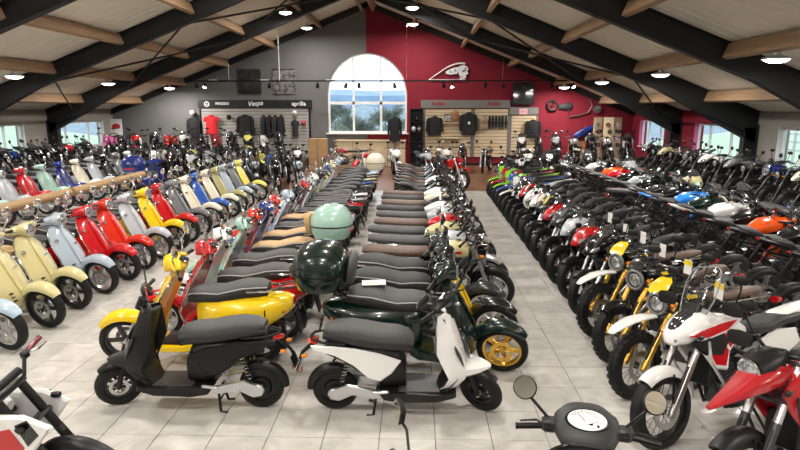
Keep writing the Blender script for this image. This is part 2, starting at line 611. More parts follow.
# --- roof: lining panels between the frames, each panel its own board
ceil_mb = MB()
for s in (-1, 1):
    xe = XL if s < 0 else XR
    ceil_mb.add([(XM, YF - .3, 7.55), (xe + s * .4, YF - .3, zc(xe + s * .4, 7.55)), (xe + s * .4, YB + .4, zc(xe + s * .4, 7.55)), (XM, YB + .4, 7.55),
                 (XM, YF - .3, 7.75), (xe + s * .4, YF - .3, zc(xe + s * .4, 7.75)), (xe + s * .4, YB + .4, zc(xe + s * .4, 7.75)), (XM, YB + .4, 7.75)],
                [(0, 1, 2, 3), (7, 6, 5, 4), (0, 4, 5, 1), (1, 5, 6, 2), (2, 6, 7, 3), (3, 7, 4, 0)])
ceil = mk('ceiling', ceil_mb, 'ceiling_panel', kind='structure')
PO = [0.28, 2.15, 4.30, 6.45, 8.55, 10.65]
bays = list(zip([YF] + FRAMES, FRAMES + [YB]))
for a, c in bays:
    for s in (-1, 1):
        eds = [0.0] + PO[1:] + [12.2]
        for p, q in zip(eds, eds[1:]):
            # ribbed lining sheet: shallow ribs along the slope, a joint at every edge
            b = MB()
            nr = 14
            L = (c - a) - .02
            prof = []
            for i in range(nr):
                y0 = a + .01 + L * i / nr
                w = L / nr
                prof += [(y0, 0.0), (y0 + w * .78, 0.0), (y0 + w * .84, .012), (y0 + w * .94, .012)]
            prof.append((a + .01 + L, 0.0))
            ra, rb = [], []
            for y, dz in prof:
                ra.append(V(XM + s * (p + .01), y, zc(XM + p + .01, 7.33) + dz))
                rb.append(V(XM + s * (q - .01), y, zc(XM + q - .01, 7.33) + dz))
            b.loft([ra, rb], (False, False), closed=False)
            up = len(b.v)
            m2 = [V(v.x, v.y, v.z + .06) for v in b.v]
            k = len(prof)
            b.add(m2, [])
            b.f.append((up, up + k, up + 2 * k - 1, up + k - 1)[::-1])
            mk('panel', b, 'ceiling_panel', ceil, ang=20)

# --- portal frames: tapering steel, I-section, one thing each
def portal(y, gable_end=False):
    r = empty('portal_frame', (XM, y, 0))
    r['kind'] = 'structure'
    r['label'] = 'black steel roof frame with sloping rafters and haunched columns'
    u, tp = (6.78, 7.32) if not gable_end else (7.06, 7.32)
    for s in (-1, 1):
        xe = (XR if s > 0 else XL) - XM
        b = MB()
        N = 12
        w, tw = (.11, .012) if not gable_end else (.09, .01)
        top = lambda x: tp - SL * abs(x)
        bot = lambda x: u - SL * abs(x) - (0.42 * max(0.0, (abs(x) - 9.2) / 2.9) if not gable_end else 0)
        def flange(f0, th):
            rg = []
            for i in range(N + 1):
                x = xe * i / N
                z = f0(x)
                rg.append([V(x, -w, z), V(x, w, z), V(x, w, z + th), V(x, -w, z + th)])
            b.loft(rg)
        flange(bot, .022)
        flange(lambda x: top(x) - .022, .022)
        rg = []
        for i in range(N + 1):
            x = xe * i / N
            rg.append([V(x, -tw, bot(x)), V(x, tw, bot(x)), V(x, tw, top(x)), V(x, -tw, top(x))])
        b.loft(rg)
        mk('rafter', b, 'steel_beam', r)
        if not gable_end:
            c = MB()
            xi = xe - s * .40
            c.box((xe - s * .02, 0, 1.10), (.03, .22, 2.2)); c.box((xi, 0, 1.0), (.03, .22, 2.0)); c.box((xe - s * .2, 0, 1.05), (.38, .024, 2.1))
            # sloping haunch
            c.extr([(xi, 2.02), (xi - s * 1.5, bot(xi - s * 1.5) + .02), (xe, bot(xe) + .3), (xe, 2.02)], -.012, .012)
            rg = []
            for f in (0, 1):
                px, pz = xi - s * 1.5 * f, 2.0 + (bot(xi - s * 1.5) - 2.0) * f
                rg.append([V(px, -.11, pz), V(px, .11, pz), V(px, .11, pz + .03), V(px, -.11, pz + .03)])
            c.loft(rg)
            mk('column', c, 'steel_beam', r)
    return r
for y in FRAMES:
    portal(y)
portal(YB - .12, True)

# --- timber purlins between the frames, one thing each
for bi, (a, c) in enumerate(bays):
    for s in (-1, 1):
        for p in PO:
            x = XM + s * p
            z1 = zc(x, 7.31)
            if bi == 0:
                continue
            b = MB().box((0, 0, 0), (.13, c - a - .05, .30), .012)
            o = mk('trim_%d' % (bi * 12 + (6 if s > 0 else 0) + PO.index(p) + 1), b, 'timber', kind='structure')
            o.location = (x, (a + c) / 2, z1 - .17)
            o.rotation_euler = (0, math.atan(SL) * s, 0)
            o['label'] = 'timber roof purlin spanning between two steel frames'

# --- wind bracing rods in the roof plane
def rod(p, q, r=.030):
    o = mk('bracing_rod', MB().tube([p, q], r, 8), 'steel_beam', kind='structure')
    o['label'] = 'thin black steel bracing rod under the roof'
def roofpt(x, y, d=0.0):
    return (x, y, zc(x, 6.80) + .03 - d)
for p, q in [((-10.9, 17.25), (-6.4, 22.05)), ((-6.8, 17.25), (-11.0, 22.05)), ((-10.8, 17.25), (-13.2, 22.05)), ((-6.7, 17.25), (-2.4, 22.05)), ((-2.4, 17.25), (-6.6, 22.05)),
             ((2.1, 17.25), (6.4, 22.05)), ((6.2, 17.25), (2.1, 22.05)), ((6.3, 17.25), (9.2, 22.05)), ((-2.0, 17.25), (2.1, 22.05)), ((2.1, 17.25), (-2.0, 22.05))]:
    rod(roofpt(*p), roofpt(*q))

# --- low display platforms before the gable wall
PLAT = .48
noise_mat('platform_wood', (0.06, 0.05, 0.045), (0.10, 0.085, 0.075), 3.0, 0.5)
for k_, (x0, x1, y0, y1) in enumerate(((-13.9, -4.75, 23.65, 26.0), (4.0, 9.75, 22.35, 24.9), (7.45, 9.9, 5.2, 21.6), (-14.2, -11.55, 10.9, 22.4))):
    hp_ = (PLAT, PLAT, .34, .38)[k_]
    o = mk('floor_platform_%d' % (k_ + 1), MB().box(((x0 + x1) / 2, (y0 + y1) / 2, hp_ / 2), (x1 - x0, y1 - y0, hp_), .01), 'platform_wood', kind='structure')
# --- skirting along the back wall
mk('baseboard_back', MB().box(((XL + XR) / 2, YB - .012, .05), (XR - XL, .02, .10)), 'black_plastic', kind='structure')

# ================================================================== outside
noise_mat('field_grass', (0.27, 0.40, 0.27), (0.36, 0.48, 0.36), 0.8, 0.9)
noise_mat('hazy_hill_wood', (0.15, 0.25, 0.40), (0.24, 0.34, 0.48), 0.10, 0.95)  # woodland tinted blue: the distance haze is mixed into its colour
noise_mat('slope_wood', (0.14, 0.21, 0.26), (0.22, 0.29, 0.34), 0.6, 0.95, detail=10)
noise_mat('bare_twig', (0.13, 0.15, 0.15), (0.22, 0.24, 0.21), 3.0, 0.9)
noise_mat('shrub_leaf', (0.22, 0.28, 0.26), (0.34, 0.38, 0.32), 3.0, 0.9)
def outside_ground():
    b = MB()
    N = 60
    def hz(x, y):
        dx = max(0.0, XL - 2 - x, x - XR - 2)
        z = -0.6 + 0.13 * min(dx, 20) if dx > 0 else -.6
        if y > 44:
            z -= 0.12 * (min(y, 110) - 44)
        return z
    xs = [-160 + 320 * i / N for i in range(N + 1)]
    ys = [-60 + 280 * i / N for i in range(N + 1)]
    b.loft([[V(x, y, hz(x, y)) for x in xs] for y in ys], (False, False), closed=False)
    return b
mk('ground_outside', outside_ground(), 'field_grass', kind='structure', ang=80)
hb = MB()
rg = []
random.seed(3)
for i in range(61):
    x = -180 + 6 * i
    h = 8.2 + .7 * math.sin(i * .31) + .4 * math.sin(i * .83 + 1) + random.uniform(-.15, .15)
    rg.append([V(x, 190, -14), V(x, 196, h * .75), V(x, 210, h), V(x, 250, h * .6), V(x, 260, -14)])
hb.loft(rg)
o = mk('wooded_hill', hb, 'hazy_hill_wood', kind='structure')
o['label'] = 'wooded ridge coloured haze-blue on the horizon beyond the arched window'
sb_ = MB()
rg = []
for i in range(81):
    x = -120 + 3 * i
    rg.append([V(x, 84 + 14 * k + random.uniform(-2, 2), -10 + 2.15 * k + random.uniform(-.8, .8) + (1.0 * math.sin(i * .21 + k)) * (k < 6)) for k in range(7)])
sb_.loft(rg, (False, False), closed=False)
o = mk('wooded_slope', sb_, 'slope_wood', kind='structure', ang=180)
o['label'] = 'grey-green wooded slope in the valley beyond the arched window'

def bare_tree(h, seed):
    rnd = random.Random(seed)
    b = MB()
    tw = MB()
    def grow(p, d, L, r, lev):
        q = p + d * L
        b.tube([p, (p + q) / 2 + V(rnd.uniform(-.05, .05), rnd.uniform(-.05, .05), 0) * L, q], [r, r * .85, r * .65], 5, caps=False)
        if lev == 0:
            for _ in range(18):
                e = (d + V(rnd.uniform(-1, 1), rnd.uniform(-1, 1), rnd.uniform(-.5, .9))).normalized()
                s = p + d * L * rnd.uniform(.3, 1)
                tw.tube([s, s + e * rnd.uniform(.45, 1.0)], [.028, .011], 3, caps=False)
            return
        for k in range(rnd.choice((3, 4))):
            e = (d * 1.1 + V(rnd.uniform(-1, 1), rnd.uniform(-1, 1), rnd.uniform(-.1, .6))).normalized()
            grow(p + d * L * rnd.uniform(.55, 1.0), e, L * rnd.uniform(.55, .8), r * .6, lev - 1)
    grow(V(0, 0, 0), V(0, 0, 1), h * .28, h * .022, 3)
    return b, tw
def shrub(h, seed):
    rnd = random.Random(seed)
    b = MB()
    for _ in range(1300):
        a, u = rnd.uniform(0, 2 * PI), rnd.uniform(0, 1) ** .5
        z = rnd.uniform(.1, 1.0)
        r = u * h * .55 * math.sin(PI * min(1, .25 + z * .7))
        p = V(r * math.cos(a), r * math.sin(a), z * h)
        d = V(rnd.uniform(-1, 1), rnd.uniform(-1, 1), rnd.uniform(-.3, 1)).normalized() * .075
        w = d.cross(V(rnd.uniform(-1, 1), rnd.uniform(-1, 1), rnd.uniform(-1, 1))).normalized() * .045
        b.add([p - d, p + w, p + d, p - w], [(0, 1, 2, 3)])
    st = MB()
    for _ in range(9):
        a = rnd.uniform(0, 2 * PI)
        st.tube([(0, 0, 0), (math.cos(a) * h * .15, math.sin(a) * h * .15, h * .4), (math.cos(a) * h * .4, math.sin(a) * h * .4, h * .85)], [.03, .022, .008], 4)
    return b, st
tr = [bare_tree(5.2, 11), bare_tree(4.6, 23), bare_tree(5.0, 31)]
trm = [(a.mesh('branches'), c.mesh('twigs')) for a, c in tr]
tl = [(-7.6, 37.5, 0, .80, 'bare spreading tree outside, hidden mostly by the grey wall'), (-5.2, 42.0, 1, .88, 'bare tree outside behind the first light of the arch'),
      (-3.6, 36.5, 2, .70, 'bare shrubby tree outside behind the first mullion of the arch'), (-2.2, 44.5, 0, .92, 'bare twiggy tree outside behind the middle light of the arch'),
      (-0.4, 38.5, 1, .80, 'bare tree outside behind the red-side light of the arch'), (1.9, 43.5, 2, .92, 'far bare tree outside on the red wall side of the arch'), (-6.4, 48.5, 2, 1.0, 'tall bare tree standing furthest behind the arch')]
for x, y, k, s, lb in tl:
    t = tag(empty('bare_tree', (x, y, -.6), (0, 0, x * 3)), lb, 'tree', 'bare trees behind the arched window')
    t.scale = (s, s, s)
    mk('branches', trm[k][0], 'bare_twig', t)
    mk('twigs', trm[k][1], 'bare_twig', t, kind='stuff')
shm = [tuple(m.mesh(nm) for m, nm in zip(shrub(2.5, q), ('leaves', 'stems'))) for q in (5, 6)]
for i, x in enumerate((-7.6, -4.4, -1.2, 2.0)):
    t = tag(empty('leafy_shrub', (x, 32.6, -.6), (0, 0, i)), 'loose green shrub in the hedge outside the arched window', 'shrub', 'hedge shrubs outside the arched window')
    mk('leaves', shm[i % 2][0], 'shrub_leaf', t, kind='stuff')
    mk('stems', shm[i % 2][1], 'bare_twig', t)
# field fence seen through the windows on the red side
mat('fence_grey', (0.42, 0.44, 0.46), 0.6)
ff = tag(empty('field_fence', (16.5, 18, 0)), 'grey post and rail fence on the grass bank outside', 'fence')
for k in range(9):
    mk('fence_post', MB().box((0, -10 + 2.5 * k, .9), (.09, .09, 1.5)), 'fence_grey', ff)
for z in (.85, 1.2, 1.55):
    mk('fence_rail', MB().box((0, 0, z), (.04, 20.2, .07)), 'fence_grey', ff)
# ================================================================== vehicle kit
def steer_m(px, pz, rake, ang):
    ax = V(-math.sin(rake), 0, math.cos(rake))
    return Matrix.Translation((px, 0, pz)) @ Matrix.Rotation(math.radians(ang), 4, ax) @ Matrix.Translation((-px, 0, -pz))

def tyre_mb(c, R, w, rr, n=30, knob=0):
    """tyre: rounded section, optionally with raised tread blocks"""
    h = R - rr
    prof = []
    for k in range(11):
        t = PI * k / 10
        prof.append((rr + h * math.sin(t) ** .62, w / 2 * math.cos(t)))
    prof += [(rr - .004, -w * .34), (rr - .004, w * .34)]
    b = MB().lathe(prof, (c[0], 0, c[1]), (0, 1, 0), n, closed=True)
    if knob:
        cc = V(c[0], 0, c[1])
        for i in range(knob):
            for j, yy in enumerate((-.33, 0, .33)):
                a = 2 * PI * (i + (.5 if j == 1 else 0)) / knob
                d = V(math.cos(a), 0, math.sin(a))
                rad = R - .007 - abs(yy) * .055
                Rm = Matrix(((math.cos(a), 0, -math.sin(a)), (0, 1, 0), (math.sin(a), 0, math.cos(a))))
                b.box(cc + d * rad + V(0, yy * w, 0), (.022, w * .24, R * 2 * PI / knob * .55), 0, Rm)
    return b

def rim_mb(c, rr, w, style='five', n=26):
    b = MB()
    cc = V(c[0], 0, c[1])
    b.lathe([(rr, w / 2), (rr + .004, w / 2 - .006), (rr - .012, w / 4), (rr - .012, -w / 4), (rr + .004, -w / 2 + .006), (rr, -w / 2), (rr - .022, -w / 2 + .004), (rr - .026, 0), (rr - .022, w / 2 - .004)], cc, (0, 1, 0), n, closed=True)
    b.lathe([(.0, -w * .42), (.034, -w * .40), (.040, 0), (.034, w * .40), (0, w * .42)], cc, (0, 1, 0), 12)
    if style == 'wire':
        for i in range(18):
            a = 2 * PI * i / 18
            a2 = a + (.35 if i % 2 else -.35)
            sgn = 1 if i % 4 < 2 else -1
            b.tube([cc + V(.036 * math.cos(a), sgn * w * .34, .036 * math.sin(a)), cc + V((rr - .014) * math.cos(a2), 0, (rr - .014) * math.sin(a2))], .0028, 4, caps=False)
    else:
        ns, sw, tw = {'five': (5, .030, 0), 'twin': (10, .014, .10), 'ten': (10, .018, 0), 'six': (6, .026, 0)}[style]
        for i in range(ns):
            a = 2 * PI * (i // 2) / (ns // 2) + (tw if i % 2 else -tw) if style == 'twin' else 2 * PI * i / ns
            d = V(math.cos(a), 0, math.sin(a))
            Rm = Matrix(((math.cos(a), 0, -math.sin(a)), (0, 1, 0), (math.sin(a), 0, math.cos(a))))
            r0, r1 = .030, rr - .010
            b.box(cc + d * (r0 + r1) / 2, (r1 - r0, w * .36, sw * 1.5), .004, Rm)
    return b

def disc_mb(c, r, y):
    b = MB()
    cc = V(c[0], y, c[1])
    b.lathe([(r, -.003), (r, .003), (r * .66, .003), (r * .66, -.003)], cc, (0, 1, 0), 24, closed=True)
    for i in range(5):
        a = 2 * PI * i / 5
        b.tube([cc + V(.03 * math.cos(a), 0, .03 * math.sin(a)), cc + V(r * .7 * math.cos(a + .3), 0, r * .7 * math.sin(a + .3))], .006, 4)
    return b

def wheel(P, name, c, R, w, rr, style, M=None, knob=0, disc=.10, dy=.05, far_rim=3):
    t = tyre_mb(c, R, w, rr, knob=knob)
    r = rim_mb(c, rr, w * .62, style)
    d = disc_mb(c, disc, dy) if disc else None
    for q in (t, r, d):
        if q and M is not None:
            q.xf(M)
    i = P.add(name, t, 'tyre')
    P.add('rim', r, 'rim', i, far_rim)
    if d:
        P.add('brake_disc', d, 'disc', i, 2)
    return i

def mirror(P, base, top, face, M=None, r=.055, role='black', rect=False, stalk_r=.0075, lod=3):
    """stalk, shell and reflecting glass"""
    mid = (Vector(base) + Vector(top)) / 2 + V(.02, (.03 if top[1] > 0 else -.03), .03)
    st = MB().tube([base, mid, top], stalk_r, 6)
    f = Vector(face).normalized()
    sh, gl = MB(), MB()
    tp = Vector(top) + V(0, 0, r * .5)
    if rect:
        up = V(0, 0, 1)
        sd = f.cross(up).normalized()
        up = sd.cross(f)
        def ring(k, off):
            return [tp + f * off + sd * (k * r * 1.55 * x) + up * (k * r * .82 * z) for x, z in ((-1, -.55), (-.8, -1), (.55, -1), (1, -.5), (1, .45), (.7, 1), (-.55, 1), (-1, .65))]
        sh.loft([ring(.45, -.032), ring(.9, -.018), ring(1, .004), ring(.94, .008)])
        gl.loft([ring(.92, .0075), ring(.92, .0105)])
    else:
        sh.lathe([(0, -.030), (r * .6, -.024), (r, -.006), (r, .006), (r * .93, .009), (0, .0085)], tp, f, 18)
        gl.lathe([(0, .0115), (r * .9, .0115), (r * .9, .008)], tp, f, 18)
    for q in (st, sh, gl):
        if M is not None:
            q.xf(M)
    i = P.add('mirror', sh, role, None, lod)
    P.add('mirror_stalk', st, role, i, lod)
    P.add('mirror_glass', gl, 'mirror', i, lod)

def grips(P, bar_pts, M, grole='black', lrole='chrome', lod=2):
    """bar_pts: inner and outer end of the grip on the +y side; mirrored"""
    for s in (1, -1):
        a, b = [V(p[0], p[1] * s, p[2]) for p in bar_pts]
        d = (b - a)
        g = MB().tube([a, a + d * .04, a + d * .9, b], [.015, .017, .017, .020], 10)
        lv = MB().tube([a + V(.02, 0, .0), a + V(.055, s * .03, 0), a + d * .85 + V(.065, 0, -.005)], [.008, .007, .005], 6)
        if M is not None:
            g.xf(M); lv.xf(M)
        i = P.add('grip', g, grole, None, 3)
        P.add('brake_lever' if s < 0 else 'clutch_lever', lv, lrole, i, lod)

def round_lamp(P, c, d, r, M=None, shell='chrome', depth=.08, name='headlight', lod=3):
    d = Vector(d).normalized()
    sh = MB().lathe([(0, -depth), (r * .55, -depth * .9), (r * .9, -depth * .45), (r, -.004), (r * 1.05, .004), (r * .96, .014), (r * .88, .010)], c, d, 20)
    gl = MB().lathe([(r * .93, .009), (r * .7, .018), (r * .35, .024), (0, .026)], c, d, 20)
    if M is not None:
        sh.xf(M); gl.xf(M)
    i = P.add(name, sh, shell, None, lod)
    P.add('lens', gl, 'lens', i, lod)
    return i

def pod(P, name, c, d, r, L, role, M=None, lod=2):
    b = MB().lathe([(0, -L * .5), (r * .8, -L * .35), (r, 0), (r * .85, L * .35), (0, L * .5)], c, d, 10)
    if M is not None:
        b.xf(M)
    P.add(name, b, role, None, lod)

# ---------------------------------------------------------------- classic steel scooter
def classic_scooter(steer=0.0, box=False, screen=False, rim='five', k=1.06):
    P = Proto()
    P.k = k
    R, wb = .252, 1.34
    fx, rx = wb / 2, -wb / 2
    rake = math.radians(31)
    M = steer_m(fx, R, rake, steer)
    wheel(P, 'front_wheel', (fx, R), R, .112, .192, rim, M, disc=.11, dy=-.055)
    # bulbous front mudguard
    fd = MB().fender((fx - .010, R), R + .020, 38, 168, .094, .058, n=16, m=10, taper=.42, skirt=.026).xf(M)
    P.add('front_mudguard', fd, 'fender')
    fk = MB().tube([(fx, .075, R), (fx - .06, .08, R + .06), (fx - .11, .03, R + .22)], .018, 8).xf(M)
    P.add('fork_link', fk, 'metal', None, 2)
    # leg shield: crescent rings stacked upward
    rows = [(.235, .36, .14), (.30, .425, .20), (.40, .425, .245), (.52, .380, .262), (.65, .318, .264), (.77, .258, .250), (.86, .212, .218), (.93, .176, .160), (.975, .152, .09)]
    rings = []
    for z, x, hw in rows:
        r = []
        n = 12
        for i in range(n + 1):
            u = -1 + 2 * i / n
            r.append(V(x - .075 * abs(u) ** 2.2, hw * u, z))
        for i in range(n, -1, -1):
            u = -1 + 2 * i / n
            r.append(V(x - .035 - .055 * abs(u) ** 2 - .05 * (1 - u * u), hw * u * .985, z))
        rings.append(r)
    ls = P.add('leg_shield', MB().loft(rings), 'shield')
    for s in (-1, 1):
        P.add('shield_trim', MB().tube([(x - .088, hw * s, z) for z, x, hw in rows], .008, 6), 'chrome', ls, 2)
    # central horn casting with dark louvres at its foot
    hc = MB().body([(.413, .46, .030, .018, -1.15), (.378, .55, .044, .022, -1.12), (.315, .68, .048, .022, -1.12), (.252, .80, .042, .02, -1.12), (.195, .91, .026, .014, -1.12)], 10, 2.2)
    P.add('horn_cover', hc, 'shield', ls, 2)
    lv = MB()
    for s in (-1, 1):
        for k in range(3):
            lv.box((.408 - k * .012, s * (.115 + k * .012), .37 + k * .045), (.02, .055, .018), .003)
    P.add('louvre', lv, 'black', ls, 1)
    P.add('badge', MB().box((.290, .095, .70), (.012, .085, .030), .002, Matrix.Rotation(.25, 3, 'X')), 'chrome', ls, 1)
    # floor tunnel
    P.add('floorboard', MB().body([(.36, .245, .15, .05), (.28, .225, .205, .045), (.05, .225, .205, .045), (-.14, .25, .19, .06), (-.22, .30, .16, .08)], 14, 4), 'body')
    P.add('foot_mat', MB().box((.09, 0, .272), (.36, .34, .012), .004), 'black', None, 2)
    # rear body with swelling side cowls
    rb = MB().body([(-.11, .50, .10, .21), (-.17, .50, .155, .235), (-.28, .51, .195, .235, 0, .25), (-.42, .53, .228, .225, 0, .26), (-.58, .55, .238, .205, 0, .25), (-.74, .575, .220, .180, 0, .20),
                    (-.88, .61, .175, .145, 0, .14), (-.99, .64, .12, .105, 0, .09), (-1.05, .66, .07, .06)], 20, 2.5)
    P.add('rear_body', rb, 'body')
    sl = MB()
    for s in (-1, 1):
        for k in range(4):
            sl.box((-.80 - k * .028, s * (.196 - k * .016), .60), (.014, .012, .07), .002)
    P.add('cowl_vent', sl, 'black', None, 1)
    # saddle: top cover, darker side band, pale piping between
    top = [(-.02, .765, .085, .035), (-.08, .790, .120, .050), (-.20, .800, .142, .054), (-.34, .795, .155, .052), (-.44, .818, .157, .060), (-.58, .850, .154, .060), (-.72, .855, .138, .054), (-.81, .843, .09, .038)]
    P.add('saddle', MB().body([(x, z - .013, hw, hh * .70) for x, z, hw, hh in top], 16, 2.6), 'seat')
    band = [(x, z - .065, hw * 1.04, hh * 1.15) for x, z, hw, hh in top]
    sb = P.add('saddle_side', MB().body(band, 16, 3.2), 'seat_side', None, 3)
    for s in (-1, 1):
        pp = MB().tube([(x, s * hw * 1.0, z - .015) for x, z, hw, hh in top], .0075, 6)
        P.add('piping', pp, 'piping', sb, 2)
    # handlebar cowl, carried on the raked column
    M0, M = M, M @ Matrix.Translation((-.02, 0, -.045)) @ Matrix.Diagonal((1.12, 1.12, 1.12, 1)) @ Matrix.Translation((-.20, 0, 0))
    hs = MB().body([(.22, .955, .055, .028), (.25, .965, .115, .042), (.30, .985, .135, .060), (.345, .985, .118, .072), (.385, .975, .085, .075), (.405, .97, .07, .065)], 16, 2.2)
    for s in (-1, 1):
        wing = MB().tube([(.30, s * .08, .985), (.285, s * .14, .98), (.265, s * .195, .968)], [.055, .044, .026], 10)
        hs.merge(wing)
    hs.xf(M)
    hi = P.add('handlebar_cowl', hs, 'body')
    dash = MB().body([(.205, .985, .04, .006, -.5), (.235, 1.005, .068, .008, -.5), (.275, 1.022, .055, .006, -.4)], 12).xf(M)
    P.add('instrument', dash, 'dlens', hi, 1)
    round_lamp(P, V(.398, 0, .972), (.95, 0, .05), .068, M, 'chrome', .05)
    grips(P, [(.262, .19, .968), (.225, .335, .955)], M)
    for s in (-1, 1):
        mirror(P, (.285, s * .165, .995), (.25, s * .30, 1.16), (-1, 0, .12), M, .052, 'chrome', stalk_r=.0075, lod=3)
        pod(P, 'indicator', V(.215, s * .195, .80), (1, s * .4, 0), .024, .06, 'lens')
        pod(P, 'rear_indicator', V(-.955, s * .115, .60), (-1, s * .5, 0), .026, .05, 'amber')
    if screen:
        rings = []
        for z, x, hw in ((1.02, .40, .20), (1.15, .35, .23), (1.30, .28, .22), (1.40, .235, .15)):
            rings.append([V(x - .10 * u * u, hw * u, z) for u in [-1 + i / 5 for i in range(11)]] + [V(x - .004 - .10 * u * u, hw * u, z) for u in [1 - i / 5 for i in range(11)]])
        P.add('windscreen', MB().loft(rings).xf(M), 'screen')
    # rear wheel, exhaust, tail
    wheel(P, 'rear_wheel', (rx, R), R, .118, .192, rim, None, disc=0)
    ex = MB().body([(-.40, .20, .045, .045), (-.46, .215, .062, .075), (-.80, .26, .062, .080), (-.90, .275, .05, .06)], 14, 2.4, y=-.165)
    e = P.add('silencer', ex, 'exhaust')
    P.add('heat_shield', MB().box((-.62, -.232, .245), (.24, .012, .09), .004), 'black', e, 2)
    P.add('engine_case', MB().body([(-.25, .24, .05, .07), (-.45, .25, .07, .10), (-.68, .24, .065, .085), (-.76, .24, .04, .06)], 12, 2.6, y=.15), 'engine', None, 2)
    P.add('tail_lamp', MB().body([(-1.02, .675, .055, .05), (-1.055, .675, .048, .042), (-1.068, .675, .03, .028)], 12), 'red_lens')
    pl = P.add('plate_holder', MB().box((-1.09, 0, .47), (.014, .17, .24), .004, Matrix.Rotation(.25, 3, 'Y')), 'black', None, 2)
    P.add('splash_flap', MB().fender((rx, R), R + .03, 150, 200, .075, .02, n=6, m=6, taper=.1), 'black')
    gr = MB().tube([(-.62, .145, .80), (-.80, .14, .80), (-.90, .07, .81), (-.91, 0, .81), (-.90, -.07, .81), (-.80, -.14, .80), (-.62, -.145, .80)], .011, 8)
    P.add('grab_rail', gr, 'chrome', None, 2)
    if not box:
        ck = MB().tube([(-.82, .10, .80), (-1.0, .11, .83), (-1.16, .09, .835), (-1.20, 0, .835), (-1.16, -.09, .835), (-1.0, -.11, .83), (-.82, -.10, .80)], .010, 6)
        for yy in (-.05, .05):
            ck.tube([(-.86, yy, .808), (-1.18, yy, .836)], .007, 5)
        P.add('rear_carrier', ck, 'black')
    cs = MB().tube([(-.28, .05, .20), (-.33, .13, .015), (-.40, .15, .012)], .012, 6).merge(MB().tube([(-.28, -.05, .20), (-.33, -.13, .015), (-.40, -.15, .012)], .012, 6))
    P.add('centre_stand', cs, 'black')
    if box:
        tb = MB()
        rings = []
        prof = [(.88, .16, .19), (.905, .225, .25), (1.00, .265, .29), (1.09, .272, .295), (1.19, .25, .275), (1.275, .19, .215), (1.32, .09, .11)]
        for z, a, b in prof:
            rings.append([V(-1.06 + a * math.copysign(abs(math.cos(t)) ** .8, math.cos(t)), b * math.copysign(abs(math.sin(t)) ** .8, math.sin(t)), z) for t in [2 * PI * k / 20 for k in range(20)]])
        i = P.add('top_case', tb.loft(rings), 'case')
        P.add('case_seam', MB().loft([[V(-1.06 + .274 * math.copysign(abs(math.cos(t)) ** .8, math.cos(t)), .297 * math.copysign(abs(math.sin(t)) ** .8, math.sin(t)), z) for t in [2 * PI * k / 20 for k in range(20)]] for z in (1.06, 1.075)]), 'black', i)
        P.add('case_reflector', MB().box((-1.325, 0, 1.0), (.02, .24, .04), .005), 'red_lens', i)
        P.add('carrier', MB().tube([(-.78, .09, .80), (-.95, .10, .885), (-1.12, .09, .89), (-1.12, -.09, .89), (-.95, -.10, .885), (-.78, -.09, .80)], .011, 8), 'chrome')
        P.add('backrest', MB().body([(-.80, 1.07, .15, .12, .15), (-.765, 1.07, .18, .14, .15), (-.735, 1.07, .15, .12, .15)], 14, 3), 'backrest', i)
    return P

